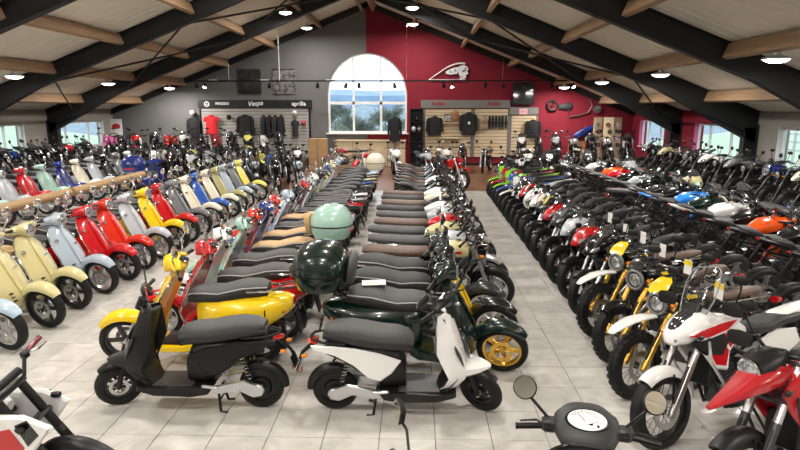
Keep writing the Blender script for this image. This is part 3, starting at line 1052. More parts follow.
# ---------------------------------------------------------------- electric scooter
def electric_scooter(steer=0.0):
    P = Proto()
    R = .208
    fx, rx = .69, -.62
    rake = math.radians(20)
    M = steer_m(fx, R, rake, steer)
    wheel(P, 'front_wheel', (fx, R), R, .10, .125, 'ten', M, disc=.085, dy=.045)
    # stub mudguard with forward nose, carried by the fork legs
    fg = MB().fender((fx, R), R + .018, 50, 128, .062, .030, n=12, m=8, taper=.30, skirt=.012).xf(M)
    P.add('front_mudguard', fg, 'guard')
    for s in (-1, 1):
        P.add('fork_leg', MB().tube([(fx, s * .068, R), (fx - .03, s * .068, R + .12), (fx - .10, s * .05, R + .27)], [.022, .024, .018], 8).xf(M), 'black')
    P.add('axle_cap', MB().lathe([(0, -.08), (.022, -.078), (.022, .078), (0, .08)], (fx, 0, R), (0, 1, 0), 10).xf(M), 'metal', None, 1)
    # front apron: faceted, narrow, with a headlight slot
    rows = [(.26, .42, .10), (.33, .51, .150), (.42, .575, .178), (.53, .565, .186), (.66, .525, .178), (.79, .48, .156), (.90, .44, .125), (.97, .415, .09)]
    rings = []
    for z, x, hw in rows:
        us = [-1, -.98, -.9, -.75, -.5, -.25, 0, .25, .5, .75, .9, .98, 1]
        dp = .055 + .15 * max(0.0, 1 - abs(z - .62) / .42)
        r = [V(x - .050 * abs(u) ** 1.6 - (dp if abs(u) == 1 else .02 if abs(u) > .95 else 0), hw * u, z) for u in us]
        r += [V(x - .060 - .050 * abs(u) - (max(0, dp - .06) if abs(u) > .9 else 0), hw * u * .93, z) for u in us[::-1]]
        rings.append(r)
    ap = P.add('front_apron', MB().loft(rings), 'body', None, 0, 30)
    # inner shield and glovebox
    rings = []
    for z, x, hw in [(.27, .36, .14), (.42, .45, .178), (.60, .43, .178), (.80, .375, .15), (.95, .33, .105)]:
        rings.append([V(x + .02, -hw, z), V(x + .03, 0, z), V(x + .02, hw, z), V(x - .055, hw * .8, z), V(x - .075, 0, z), V(x - .055, -hw * .8, z)])
    P.add('inner_shield', MB().loft(rings), 'inner', None, 0, 30)
    # pointed lower beak over the wheel
    P.add('beak', MB().body([(.44, .455, .155, .085, -.2), (.56, .47, .145, .075, -.2), (.66, .472, .11, .052, -.2), (.74, .470, .06, .024, -.2), (.77, .468, .025, .008, -.2)], 12, 2.6), 'body', ap)
    hl = MB().body([(.572, .55, .022, .014, -1.25), (.565, .60, .055, .018, -1.27), (.545, .68, .056, .018, -1.27), (.515, .75, .032, .014, -1.27), (.50, .785, .01, .006, -1.27)], 12, 2.2)
    P.add('headlight', hl, 'dlens', ap)
    for s in (-1, 1):
        P.add('light_strip', MB().tube([(.545, s * .10, .55), (.53, s * .12, .62), (.495, s * .118, .70)], .006, 6), 'lens', ap, 1)
        # angled headlight eyes
        P.add('side_lamp', MB().body([(.44, .735, .010, .010, -.9), (.455, .70, .020, .030, -.9), (.475, .64, .024, .034, -.9), (.50, .585, .020, .026, -.9), (.515, .55, .010, .008, -.9)], 10, 2.2, y=s * .174), 'dlens', ap, 1)
    # flat floor with ribbed mat
    P.add('floorboard', MB().extr([(.46, .28), (.46, .235), (.32, .185), (-.05, .175), (-.18, .20), (-.22, .26), (-.10, .275), (.34, .262)], -.175, .175, .02), 'black')
    P.add('foot_mat', MB().box((.14, 0, .272), (.36, .29, .014), .004), 'grey', None, 1)
    # under-seat body
    rings = [(.02, .40, .085, .12), (-.04, .46, .115, .19), (-.15, .50, .135, .19, 0, .23), (-.32, .55, .145, .14, 0, .18), (-.50, .605, .138, .085, 0, .10), (-.68, .64, .105, .055, 0, .055)]
    P.add('seat_body', MB().body(rings, 16, 3.0), 'inner', None, 0, 32)
    for s in (-1, 1):
        pr = [(-.02, .57), (-.20, .635), (-.42, .68), (-.62, .70), (-.80, .705), (-.79, .675), (-.60, .62), (-.44, .52), (-.30, .40), (-.20, .37), (-.10, .45)]
        P.add('side_panel', MB().extr(pr, s * .118, s * .152, .012), 'body', None, 0, 30)
    # long saddle
    top = [(.09, .70, .070, .040), (.04, .735, .105, .060), (-.06, .755, .128, .066), (-.20, .765, .138, .062), (-.32, .785, .140, .068), (-.46, .808, .134, .064), (-.60, .815, .116, .050), (-.69, .805, .07, .03)]
    P.add('saddle', MB().body(top, 16, 2.9), 'seat')
    P.add('saddle_base', MB().body([(x - .015, z - .055, hw * .99, hh * .95) for x, z, hw, hh in top], 16, 3.2), 'seat_side')
    # tail: grab handle, lamp, separate rear mudguard on an arm, reflector
    P.add('grab_rail', MB().tube([(-.50, .125, .715), (-.70, .12, .725), (-.80, .06, .735), (-.81, 0, .735), (-.80, -.06, .735), (-.70, -.12, .725), (-.50, -.125, .715)], .012, 8), 'black')
    P.add('tail_lamp', MB().body([(-.76, .685, .065, .016), (-.82, .69, .055, .016), (-.845, .69, .03, .010)], 12), 'red_lens')
    P.add('rear_mudguard', MB().fender((rx, R), R + .028, 62, 178, .062, .025, n=14, m=8, taper=.18, skirt=.04), 'black')
    P.add('guard_arm', MB().tube([(rx - .02, .055, R + .24), (rx + .05, .05, R + .34), (rx + .12, .04, R + .42)], .012, 6), 'black')
    P.add('plate_bracket', MB().tube([(-.80, 0, .66), (-.90, 0, .57), (-.93, 0, .50)], [.02, .016, .012], 8), 'black')
    pb = P.add('plate_holder', MB().box((-.93, 0, .47), (.012, .15, .11), .003, Matrix.Rotation(.35, 3, 'Y')), 'black')
    P.add('reflector', MB().box((-.917, 0, .395), (.012, .05, .035), .003), 'red_lens', pb)
    for s in (-1, 1):
        pod(P, 'rear_indicator', V(-.86, s * .125, .60), (-1, s * .3, 0), .018, .06, 'amber')
        pod(P, 'indicator', V(.405, s * .155, .47), (1, s * .4, 0), .02, .05, 'amber')
    # aluminium swingarm, motor hub, shock absorber
    for s in (-1, 1):
        pr = [(-.12, .235), (-.06, .20), (-.13, .165), (-.30, .195), (-.46, .215), (rx + .04, R - .055), (rx - .03, R - .04), (rx - .055, R + .01), (rx - .03, R + .055), (rx + .06, R + .075), (-.50, R + .10), (-.36, .285), (-.22, .25)]
        P.add('swingarm', MB().extr(pr, s * .085, s * .125, .008), 'metal', None, 0, 30)
        P.add('silver_sill', MB().box((-.20, s * .155, .268), (.15, .03, .030), .008, Matrix.Rotation(-.10, 3, 'Y')), 'metal')
    wheel(P, 'rear_wheel', (rx, R), R, .105, .125, 'six', None, disc=0)
    P.add('hub_motor', MB().lathe([(0, -.055), (.09, -.052), (.105, -.03), (.105, .03), (.09, .052), (0, .055)], (rx, 0, R), (0, 1, 0), 22), 'black')
    for s in (-1, 1):
        a, b = V(rx + .05, s * .10, R + .06), V(rx + .16, s * .10, .60)
        sh = MB().tube([a, b], .012, 8)
        d = b - a
        co = []
        for k in range(60):
            f = .18 + .66 * k / 59
            t = 2 * PI * 7 * k / 59
            co.append(a + d * f + V(.024 * math.cos(t), .024 * math.sin(t), 0))
        i = P.add('shock_absorber', sh, 'black')
        P.add('spring', MB().tube(co, .0045, 5), 'spring', i, 1)
    P.add('centre_stand', MB().tube([(-.24, .06, .20), (-.27, .11, .01), (-.33, .12, .008)], .013, 8).merge(MB().tube([(-.24, -.06, .20), (-.27, -.11, .01), (-.33, -.12, .008)], .013, 8)).merge(MB().tube([(-.255, -.09, .10), (-.255, .09, .10)], .010, 6)), 'black')
    # bars: stem, crossbar, display, switchgear
    M = M @ Matrix.Translation((.085, 0, .045))
    P.add('steering_stem', MB().tube([(.34, 0, .90), (.305, 0, 1.0)], [.05, .04], 12).xf(M), 'black')
    P.add('handlebar', MB().tube([(.24, -.30, 1.015), (.285, -.12, 1.03), (.30, 0, 1.03), (.285, .12, 1.03), (.24, .30, 1.015)], .014, 8).xf(M), 'black')
    di = MB().box((.27, 0, 1.065), (.10, .135, .03), .008, Matrix.Rotation(-.5, 3, 'Y')).xf(M)
    i = P.add('display', di, 'black')
    P.add('screen_face', MB().box((.262, 0, 1.083), (.08, .115, .004), .001, Matrix.Rotation(-.5, 3, 'Y')).xf(M), 'dlens', i, 1)
    for s in (-1, 1):
        P.add('switch_block', MB().box((.278, s * .15, 1.03), (.045, .05, .045), .008).xf(M), 'black', None, 1)
        mirror(P, (.28, s * .17, 1.04), (.26, s * .34, 1.20), (-1, 0, .15), M, .050, 'black', rect=True, stalk_r=.007)
    grips(P, [(.268, .19, 1.025), (.228, .335, 1.01)], M, lrole='black')
    return P
# ---------------------------------------------------------------- motorcycles
def motorcycle(style, steer=18.0, fender='low', beak=False):
    P = Proto()
    S = {
        'retro':     dict(wb=1.36, R=.305, wf=.095, wr=.105, rr=.225, rim='wire', rake=23, knob=0, bar=.36, bz=1.06, bx=.40, sz=.80),
        'naked':     dict(wb=1.40, R=.300, wf=.120, wr=.165, rr=.215, rim='twin', rake=29, knob=0, bar=.37, bz=1.03, bx=.27, sz=.83),
        'sport':     dict(wb=1.39, R=.300, wf=.120, wr=.170, rr=.215, rim='twin', rake=28, knob=0, bar=.31, bz=.95, bx=.31, sz=.83),
        'scrambler': dict(wb=1.42, R=.330, wf=.115, wr=.140, rr=.235, rim='wire', rake=35, knob=26, bar=.41, bz=1.12, bx=.19, sz=.86),
        'adventure': dict(wb=1.46, R=.325, wf=.115, wr=.150, rr=.240, rim='wire', rake=32, knob=0, bar=.42, bz=1.14, bx=.24, sz=.87),
        'enduro':    dict(wb=1.42, R=.340, wf=.090, wr=.120, rr=.262, rim='wire', rake=27, knob=30, bar=.40, bz=1.13, bx=.36, sz=.91),
        'cruiser':   dict(wb=1.60, R=.325, wf=.130, wr=.170, rr=.225, rim='ten', rake=32, knob=0, bar=.42, bz=1.05, bx=.22, sz=.68),
        'motard':    dict(wb=1.40, R=.300, wf=.120, wr=.150, rr=.215, rim='six', rake=26, knob=0, bar=.40, bz=1.10, bx=.34, sz=.90),
    }[style]
    wb, R, rake = S['wb'], S['R'], math.radians(S['rake'])
    fx, rx, sz = wb / 2, -wb / 2, S['sz']
    M = steer_m(fx - .03, R, rake, steer)
    ax = V(-math.sin(rake), 0, math.cos(rake))
    off = style in ('enduro', 'motard', 'adventure', 'scrambler')
    wheel(P, 'front_wheel', (fx, R), R, S['wf'], S['rr'], S['rim'], M, S['knob'], disc=.145, dy=S['wf'] * .5)
    wheel(P, 'rear_wheel', (rx, R), R, S['wr'], S['rr'], S['rim'], None, S['knob'], disc=.11, dy=-S['wr'] * .5)
    # fork legs: slider and stanchion, yokes
    FL = (S['bz'] - .06 - R) / math.cos(rake)
    fy = S['wf'] / 2 + .045
    fo = V(.035, 0, 0.0)
    for s in (-1, 1):
        a = V(fx, s * fy, R)
        lo = MB().tube([a - ax * .03, a + ax * .02, a + ax * FL * .50], [.026, .031, .029], 12).xf(M)
        i = P.add('fork_slider', lo, 'slider')
        P.add('fork_tube', MB().tube([a + ax * FL * .48, a + ax * FL * .98], .021 if not off else .027, 10).xf(M), 'fork', i)
        if style in ('scrambler', 'enduro', 'retro', 'adventure'):
            P.add('fork_gaiter' if style == 'retro' else 'fork_guard', MB().tube([a + ax * FL * .10 + V(.028, 0, 0), a + ax * FL * .46 + V(.028, 0, 0)], .014, 8).xf(M), 'black', i, 2)
    for f in (.66, .96):
        c = V(fx, 0, R) + ax * FL * f
        P.add('yoke', MB().box(c, (.07, fy * 2 + .06, .03), .006, Matrix.Rotation(-rake, 3, 'Y')).xf(M), 'engine', None, 2)
    hp = V(fx - .05, 0, R) + ax * FL * .80                   # steering head
    # front mudguard
    if fender == 'high':
        hz = R * 2 + .075
        st = [(fx - .22, hz + .035, .055, .020), (fx - .08, hz + .045, .075, .026), (fx + .10, hz + .035, .078, .024), (fx + .26, hz - .01, .062, .016), (fx + .34, hz - .05, .035, .008)]
        P.add('front_mudguard', MB().body(st, 12, 2.2).xf(M), 'guard')
    else:
        hw = S['wf'] / 2 + (.03 if style == 'cruiser' else .016)
        fg = MB().fender((fx, R), R + .016, 8 if style == 'cruiser' else 52, 168, hw, .022, n=12, m=6, taper=.12, skirt=.05).xf(M)
        P.add('front_mudguard', fg, 'guard')
        P.add('guard_stay', MB().tube([(fx - .02, fy - .01, R + .06), (fx - .05, fy - .02, R * 2 - .02)], .008, 5).merge(MB().tube([(fx - .02, -fy + .01, R + .06), (fx - .05, -fy + .02, R * 2 - .02)], .008, 5)).xf(M), 'black', None, 2)
    # frame: spine, downtubes, cradle
    fr = MB()
    ez = .30 if off else .25
    for s in (-1, 1):
        fr.tube([hp + V(-.02, s * .03, -.03), (hp.x - .22, s * .11, sz - .10), (-.12, s * .12, sz - .22), (-.22, s * .11, .42)], .020, 8)
        fr.tube([hp + V(-.01, s * .025, -.08), (.27, s * .09, .50), (.20, s * .11, ez), (-.15, s * .11, ez), (-.22, s * .11, .42)], .016, 8)
        fr.tube([(-.12, s * .11, sz - .24), (-.45, s * .10, sz - .10), (-.68, s * .07, sz - .05)], .014, 6)
        fr.tube([(-.21, s * .11, .45), (-.52, s * .10, sz - .12)], .012, 6)
    P.add('frame', fr, 'frame')
    # engine: crankcase, barrel with fins, head, covers
    en = MB().body([(-.20, .42, .09, .09), (-.10, .40, .13, .13), (.08, .38, .135, .125), (.20, .39, .10, .10)], 12, 3.5)
    ei = P.add('engine', en, 'engine')
    R3 = Matrix.Rotation(.35, 3, 'Y')
    cy = MB()
    for k in range(7):
        cy.box(V(.10, 0, .50) + R3 @ V(0, 0, .028 * k), (.17, .20, .014), .003, R3)
    cy.box(V(.10, 0, .50) + R3 @ V(0, 0, .08), (.14, .165, .18), .01, R3)
    cy.box(V(.10, 0, .50) + R3 @ V(0, 0, .20), (.15, .18, .05), .012, R3)
    P.add('cylinder', cy, 'engine', ei, 3)
    for s in (-1, 1):
        P.add('engine_cover', MB().lathe([(.095, 0), (.09, .02), (.06, .035), (0, .038)], (.0 + .03 * s, s * .125, .39), (0, s, 0), 18), 'cover', ei, 2)
    if style in ('naked', 'sport', 'adventure', 'motard'):
        P.add('radiator', MB().box((.315, 0, .60), (.04, .26, .24), .008, Matrix.Rotation(-.25, 3, 'Y')), 'black', None, 2)
    # exhaust on the right-hand side
    if style in ('scrambler', 'enduro', 'motard', 'adventure'):
        hd = [(.24, -.03, .60), (.33, -.08, .50), (.28, -.14, .40), (.05, -.155, .45), (-.20, -.15, .52), (-.38, -.15, .60)]
        mf = [(-.36, .59, .035, .035), (-.42, .61, .055, .058), (-.72, .70, .055, .060), (-.80, .72, .04, .042)]
    elif style == 'cruiser':
        hd = [(.24, -.03, .58), (.38, -.10, .48), (.36, -.16, .30), (.20, -.17, .24), (-.20, -.17, .23)]
        mf = [(-.18, .23, .03, .03), (-.28, .235, .048, .048), (-.95, .255, .052, .052), (-1.02, .258, .045, .045)]
    else:
        hd = [(.24, -.03, .58), (.36, -.07, .46), (.33, -.09, .28), (.12, -.12, .20), (-.20, -.14, .24)]
        mf = [(-.18, .235, .03, .03), (-.26, .26, .050, .055), (-.62, .38, .055, .068), (-.74, .42, .045, .055)] if style != 'retro' else [(-.18, .24, .03, .03), (-.28, .25, .045, .045), (-.85, .33, .045, .045), (-.90, .335, .035, .035)]
    P.add('exhaust_pipe', MB().tube(hd, .022, 10), 'exhaust', None, 2)
    P.add('silencer', MB().body(mf, 14, 2.2, y=-.165), 'silencer')
    # swingarm, shock
    sw = MB()
    for s in (-1, 1):
        sw.tube([(-.20, s * .10, .40), (-.45, s * (S['wr'] / 2 + .05), .36), (rx - .04, s * (S['wr'] / 2 + .045), R)], [.035, .032, .026], 8)
    P.add('swingarm', sw, 'engine')
    ch = MB().tube([(-.18, .105, .42), (rx, .10, R + .075)], .008, 5).merge(MB().tube([(-.18, .105, .35), (rx, .10, R - .075)], .008, 5)).merge(MB().lathe([(.08, -.004), (.08, .004), (.05, .004), (.05, -.004)], (rx, .10, R), (0, 1, 0), 18, closed=True))
    P.add('drive_chain', ch, 'engine', None, 1)
    if style in ('retro', 'cruiser', 'scrambler'):
        for s in (-1, 1):
            a, b = V(rx + .04, s * .135, R + .03), V(rx + .20, s * .125, sz - .10)
            i = P.add('shock_absorber', MB().tube([a, b], .016, 8), 'black', None, 2)
            co = [a + (b - a) * (.2 + .6 * k / 47) + V(.026 * math.cos(2 * PI * 6 * k / 47), .026 * math.sin(2 * PI * 6 * k / 47), 0) for k in range(48)]
            P.add('spring', MB().tube(co, .005, 4), 'spring', i, 1)
    # tank
    if style == 'retro':
        tk = [(.36, .84, .05, .05), (.33, .85, .11, .09), (.22, .87, .155, .115, 0, .12), (.06, .865, .155, .105, 0, .12), (-.09, .83, .12, .075, 0, .09), (-.18, .81, .07, .045)]
    elif style == 'cruiser':
        tk = [(.36, .80, .06, .05), (.32, .80, .12, .085), (.18, .80, .165, .105), (.0, .76, .155, .095), (-.15, .71, .11, .065), (-.22, .68, .05, .03)]
    elif style in ('enduro', 'motard'):
        tk = [(.34, .93, .05, .03), (.28, .92, .10, .07), (.12, .91, .115, .075, 0, .14), (-.05, .90, .10, .05, 0, .10), (-.14, .90, .06, .03)]
    else:
        tk = [(.37, sz + .06, .06, .04), (.33, sz + .07, .13, .085), (.20, sz + .085, .175, .105, 0, .13), (.06, sz + .07, .17, .095, 0, .15), (-.06, sz + .03, .125, .06, 0, .12), (-.14, sz, .08, .03)]
    ti = P.add('fuel_tank', MB().body(tk, 18, 2.5), 'body')
    tx = tk[2]
    P.add('filler_cap', MB().lathe([(0, .016), (.032, .012), (.036, 0), (.036, -.02)], (tx[0] - .01, 0, tx[1] + tx[3] - .002), (0, 0, 1), 14), 'chrome', ti, 2)
    if style in ('retro', 'scrambler'):
        for s in (-1, 1):
            P.add('tank_badge', MB().box((tx[0] - .04, s * (tx[2] - .002), tx[1] - .01), (.12, .008, .035), .002), 'accent', ti, 2)
    # side shrouds
    if style in ('enduro', 'motard', 'adventure'):
        for s in (-1, 1):
            pr = [(.44, .88), (.40, .76), (.30, .62), (.18, .60), (.14, .74), (.05, .84), (.02, .92), (.22, .97), (.36, .96)]
            if style == 'enduro':
                pr = [(.62, .86), (.52, .72), (.36, .58), (.18, .56), (.12, .70), (.04, .84), (.02, .92), (.26, .97), (.48, .95)]
            i = P.add('shroud', MB().extr(pr, s * .115, s * .160, .016), 'shroud', None, 0, 30)
            P.add('shroud_graphic', MB().extr([(.38, .84), (.30, .66), (.20, .64), (.16, .76), (.24, .88)] if style != 'enduro' else [(.46, .74), (.36, .60), (.24, .60), (.30, .86), (.40, .88)], s * .158, s * .164, .001), 'accent', i, 2)
            P.add('shroud_stripe', MB().extr([(.14, .78), (.06, .86), (.05, .90), (.20, .935), (.22, .90)] if style != 'enduro' else [(.55, .82), (.48, .75), (.43, .90), (.50, .93)], s * .158, s * .164, .001), 'accent2', i, 1)
            P.add('side_number_panel', MB().extr([(-.22, .80), (-.18, .62), (-.34, .58), (-.62, .74), (-.60, .86), (-.36, .87)], s * .105, s * .135, .012), 'shroud', None, 0, 30)
    elif style in ('naked', 'sport'):
        for s in (-1, 1):
            if style == 'sport':
                pr = [(.62, .82), (.60, .70), (.46, .52), (.42, .34), (.30, .20), (.06, .17), (-.10, .24), (.02, .36), (.06, .50), (.16, .60), (.26, .72), (.34, .86), (.48, .93)]
                i = P.add('fairing', MB().extr(pr, s * .150, s * .195, .02), 'body', None, 0, 30)
                P.add('fairing_graphic', MB().extr([(.54, .78), (.46, .60), (.36, .40), (.22, .28), (.30, .50), (.36, .66), (.44, .80)], s * .193, s * .199, .001), 'accent', i, 2)
                P.add('fairing_stripe', MB().extr([(.34, .34), (.20, .22), (.04, .21), (.10, .30)], s * .193, s * .199, .001), 'accent2', i, 1)
            else:
                pr = [(.46, .90), (.44, .76), (.34, .62), (.24, .64), (.18, .76), (.16, .86), (.30, .93)]
                i = P.add('tank_shroud', MB().extr(pr, s * .145, s * .185, .018), 'accent', None, 0, 30)
    else:
        for s in (-1, 1):
            P.add('side_cover', MB().extr([(-.10, .74), (-.12, .56), (-.26, .52), (-.38, .64), (-.36, .74)] if style != 'cruiser' else [(-.05, .62), (-.08, .48), (-.26, .46), (-.30, .60)], s * .115, s * .145, .014), 'cover', None, 2, 30)
    # seat and tail
    if style == 'retro':
        se = [(-.16, .820, .09, .035), (-.21, .832, .128, .055), (-.36, .828, .140, .055), (-.58, .832, .142, .055), (-.84, .848, .138, .052), (-1.0, .858, .125, .044), (-1.06, .858, .095, .03)]
    elif style == 'scrambler':
        se = [(-.06, .895, .085, .035), (-.12, .905, .115, .05), (-.32, .890, .130, .048), (-.52, .905, .130, .048), (-.70, .925, .115, .04), (-.76, .928, .08, .028)]
    elif style == 'cruiser':
        se = [(-.12, .70, .10, .035), (-.20, .685, .15, .045), (-.36, .675, .175, .045), (-.50, .70, .16, .055), (-.58, .74, .14, .04), (-.80, .75, .12, .035), (-.88, .75, .08, .025)]
    elif style in ('enduro', 'motard'):
        se = [(.04, .945, .06, .03), (-.06, .945, .08, .04), (-.30, .935, .095, .042), (-.55, .945, .10, .042), (-.74, .955, .09, .036), (-.80, .955, .06, .025)]
    elif style == 'adventure':
        se = [(-.04, .89, .09, .03), (-.12, .89, .13, .045), (-.32, .885, .155, .048), (-.44, .925, .15, .05), (-.64, .945, .135, .045), (-.78, .95, .10, .03)]
    else:
        se = [(-.06, sz + .01, .085, .03), (-.14, sz + .01, .12, .04), (-.32, sz + .01, .145, .042), (-.42, sz + .05, .14, .055), (-.46, sz + .10, .115, .04), (-.62, sz + .14, .10, .038), (-.74, sz + .165, .07, .028)]
    si = P.add('seat', MB().body(se, 16, 2.9), 'seat')
    if style in ('scrambler',):
        rb = MB()
        for k in range(9):
            x = -.16 - .06 * k
            rb.tube([(x, -.115, .915 - .0), (x, -.06, .948), (x, 0, .953), (x, .06, .948), (x, .115, .915)], .007, 5)
        P.add('seat_ribs', rb, 'seat_side', si, 2)
    if style in ('retro', 'cruiser', 'scrambler'):
        rf = MB().fender((rx, R), R + (.05 if style != 'cruiser' else .03), 40, 158, S['wr'] / 2 + .022, .02, n=12, m=6, taper=.1, skirt=.04)
        P.add('rear_mudguard', rf, 'rear_guard')
        P.add('seat_rail', MB().tube([(-.30, .13, sz - .02), (-.72, .13, sz), (-.86, .06, sz + .02), (-.87, 0, sz + .02), (-.86, -.06, sz + .02), (-.72, -.13, sz), (-.30, -.13, sz - .02)], .011, 8), 'chrome', None, 2)
        P.add('tail_lamp', MB().body([(-.98, sz - .06, .05, .035), (-1.04, sz - .06, .045, .03), (-1.055, sz - .06, .03, .02)], 12), 'red_lens')
        tz = sz - .10
    elif style in ('enduro', 'motard'):
        P.add('rear_mudguard', MB().body([(-.50, .89, .075, .025), (-.74, .90, .085, .03), (-.92, .93, .07, .02), (-1.02, .955, .045, .008)], 12, 2.6), 'guard')
        P.add('tail_lamp', MB().box((-.97, 0, .90), (.03, .07, .04), .008), 'red_lens')
        tz = .86
    else:
        te = [(-.40, sz + .02, .115, .05), (-.55, sz + .085, .11, .045), (-.74, sz + .135, .085, .035), (-.88, sz + .175, .045, .018)]
        P.add('tail_unit', MB().body(te, 14, 3.0), 'body2' if style != 'adventure' else 'body', None, 0, 30)
        P.add('tail_lamp', MB().box((-.885, 0, sz + .17), (.03, .07, .022), .006), 'red_lens')
        tz = sz + .10
    P.add('plate_holder', MB().tube([(-.82, 0, tz), (-.93, 0, tz - .20), (-.97, 0, tz - .33)], [.02, .014, .012], 6).merge(MB().box((-.985, 0, tz - .32), (.012, .16, .13), .003, Matrix.Rotation(.3, 3, 'Y'))), 'black', None, 2)
    for s in (-1, 1):
        pod(P, 'rear_indicator', V(-.90, s * .13, tz - .10), (-1, s * .2, 0), .02, .06, 'smoke')
    # bars
    bx, bz, bw = S['bx'], S['bz'], S['bar']
    if style == 'sport':
        hb = MB().tube([(bx + .02, -.13, bz - .03), (bx - .01, -.19, bz), (bx - .06, -bw, bz - .02)], .013, 8).merge(MB().tube([(bx + .02, .13, bz - .03), (bx - .01, .19, bz), (bx - .06, bw, bz - .02)], .013, 8))
        gp = [(bx - .02, .20, bz), (bx - .06, bw, bz - .02)]
    else:
        hb = MB().tube([(bx - .10, -bw, bz - .01), (bx - .05, -bw + .18, bz + .01), (bx + .03, -.10, bz - .05), (bx + .04, 0, bz - .055), (bx + .03, .10, bz - .05), (bx - .05, bw - .18, bz + .01), (bx - .10, bw, bz - .01)], .013, 8)
        gp = [(bx - .058, bw - .15, bz + .006), (bx - .10, bw, bz - .01)]
    P.add('handlebar', hb.xf(M), 'bar')
    if style in ('enduro', 'motard'):
        P.add('bar_pad', MB().tube([(bx + .02, -.09, bz + .0), (bx + .02, .09, bz)], .026, 10).xf(M), 'black', None, 2)
    grips(P, gp, M, 'grip')
    for s in (-1, 1):
        P.add('switch_block', MB().box((gp[0][0] + .01, s * (gp[0][1] - .03), gp[0][2]), (.045, .045, .05), .008).xf(M), 'black', None, 1)
        if style == 'retro':
            mirror(P, (gp[0][0] + .01, s * (gp[0][1] - .02), bz + .02), (bx - .06, s * (bw - .06), bz + .20), (-1, 0, .1), M, .056, 'mirror_shell')
        elif style == 'sport':
            mirror(P, (.43, s * .12, .95), (.39, s * .24, 1.05), (-1, 0, .05), None, .044, 'black', rect=True)
        else:
            mirror(P, (gp[0][0] + .01, s * (gp[0][1] - .02), bz + .02), (bx - .05, s * (bw - .12), bz + .20), (-1, 0, .1), M, .046, 'black', rect=True)
        if style == 'adventure':
            P.add('hand_guard', MB().body([(bx + .02, bz - .01, .05, .05), (bx + .045, bz, .10, .06), (bx + .055, bz - .01, .09, .045)], 10, 3, y=s * (bw - .12)).xf(M), 'black', None, 2)
    # front end dress
    hl = V(fx, 0, R) + ax * FL * .80 + V(.085, 0, 0)
    if style in ('retro', 'cruiser'):
        round_lamp(P, hl + V(.05, 0, .0), (1, 0, -.05), .088 if style == 'retro' else .10, M, 'lamp_shell', .12)
        for s in (-.05, .05):
            pod(P, 'gauge', hl + V(-.05, s, .125), (-.5, 0, .85), .036, .05, 'gauge', M)
    elif style == 'scrambler':
        round_lamp(P, hl + V(.055, 0, -.03), (1, 0, -.05), .082, M, 'lamp_shell', .10)
        bz2 = MB().lathe([(.086, .0), (.110, -.012), (.114, .012), (.104, .026), (.086, .016)], hl + V(.055, 0, -.03), (1, 0, -.05), 22, closed=True).xf(M)
        P.add('lamp_bezel', bz2, 'bezel')
        nose = MB().body([(hl.x + .06, hl.z + .09, .105, .035, -.5), (hl.x + .02, hl.z + .14, .10, .05, -.5), (hl.x - .04, hl.z + .18, .085, .04, -.5), (hl.x - .07, hl.z + .20, .05, .02, -.5)], 14, 2.4).xf(M)
        P.add('number_plate_cowl', nose, 'cowl')
        pod(P, 'gauge', hl + V(-.09, 0, .20), (-.6, 0, .8), .042, .04, 'black', M)
    elif style in ('enduro', 'motard'):
        pr = [(hl.x + .05, hl.z + .16), (hl.x + .085, hl.z + .02), (hl.x + .055, hl.z - .14), (hl.x + .0, hl.z - .15), (hl.x + .0, hl.z + .15)]
        i = P.add('headlight_mask', MB().extr(pr, -.095, .095, .02).xf(M), 'guard')
        P.add('headlight', MB().body([(hl.x + .06, hl.z - .05, .065, .055), (hl.x + .088, hl.z - .045, .05, .04), (hl.x + .095, hl.z - .045, .03, .02)], 12, 2.5).xf(M), 'lens', i, 3)
        P.add('mask_graphic', MB().box((hl.x + .078, 0, hl.z + .08), (.012, .12, .07), .004, Matrix.Rotation(-.25, 3, 'Y')).xf(M), 'accent', i, 2)
    elif style == 'adventure':
        if beak:
            hn = MB().body([(.30, 1.00, .11, .06), (.42, .99, .135, .10), (.54, .955, .125, .085), (.66, .905, .095, .055), (.78, .86, .065, .030), (.90, .82, .025, .012)], 14, 2.6)
            i = P.add('nose_fairing', hn, 'body', None, 0, 32)
            P.add('lamp_cowl', MB().body([(.36, 1.06, .11, .10), (.46, 1.05, .12, .10), (.55, 1.02, .10, .08)], 14, 2.6), 'black', i, 3)
            round_lamp(P, V(.555, 0, 1.01), (1, 0, -.1), .088, None, 'chrome', .08)
        else:
            # broad twin-lamp nose: white upper flanks sweeping down to a blunt chin, dark centre
            hn = MB().body([(.18, .99, .13, .05), (.28, 1.00, .18, .10), (.40, .965, .18, .115), (.50, .92, .145, .10), (.58, .88, .09, .06), (.61, .865, .03, .02)], 16, 2.5)
            i = P.add('nose_fairing', hn, 'body', None, 0, 32)
            P.add('nose_centre', MB().body([(0.320, 1.075, .085, .03), (0.420, 1.045, .09, .035), (0.520, .985, .07, .03), (0.585, .915, .04, .015)], 12, 2.6), 'dlens', i, 2)
            for s in (-1, 1):
                P.add('headlight', MB().body([(0.500, .905, .025, .022), (0.555, .885, .038, .026), (0.595, .868, .022, .014)], 10, 2.4, y=s * .055), 'lens', i, 3)
                P.add('nose_graphic', MB().extr([(0.530, .905), (0.360, .885), (0.160, .93), (0.060, 1.0), (0.220, .985), (0.380, .955)], s * .150, s * .178, .004), 'accent', i, 2)
                P.add('nose_side', MB().extr([(0.520, .85), (0.380, .74), (0.220, .72), (0.140, .84), (0.200, .92), (0.380, .87)], s * .130, s * .165, .012), 'black', i, 2)
                P.add('side_fairing', MB().extr([(0.520, .915), (0.340, .87), (0.180, .90), (0.020, .985), (-0.020, 1.02), (0.180, 1.03), (0.360, .99)], s * .135, s * .172, .012), 'body', i, 0, 30)
        rings = []
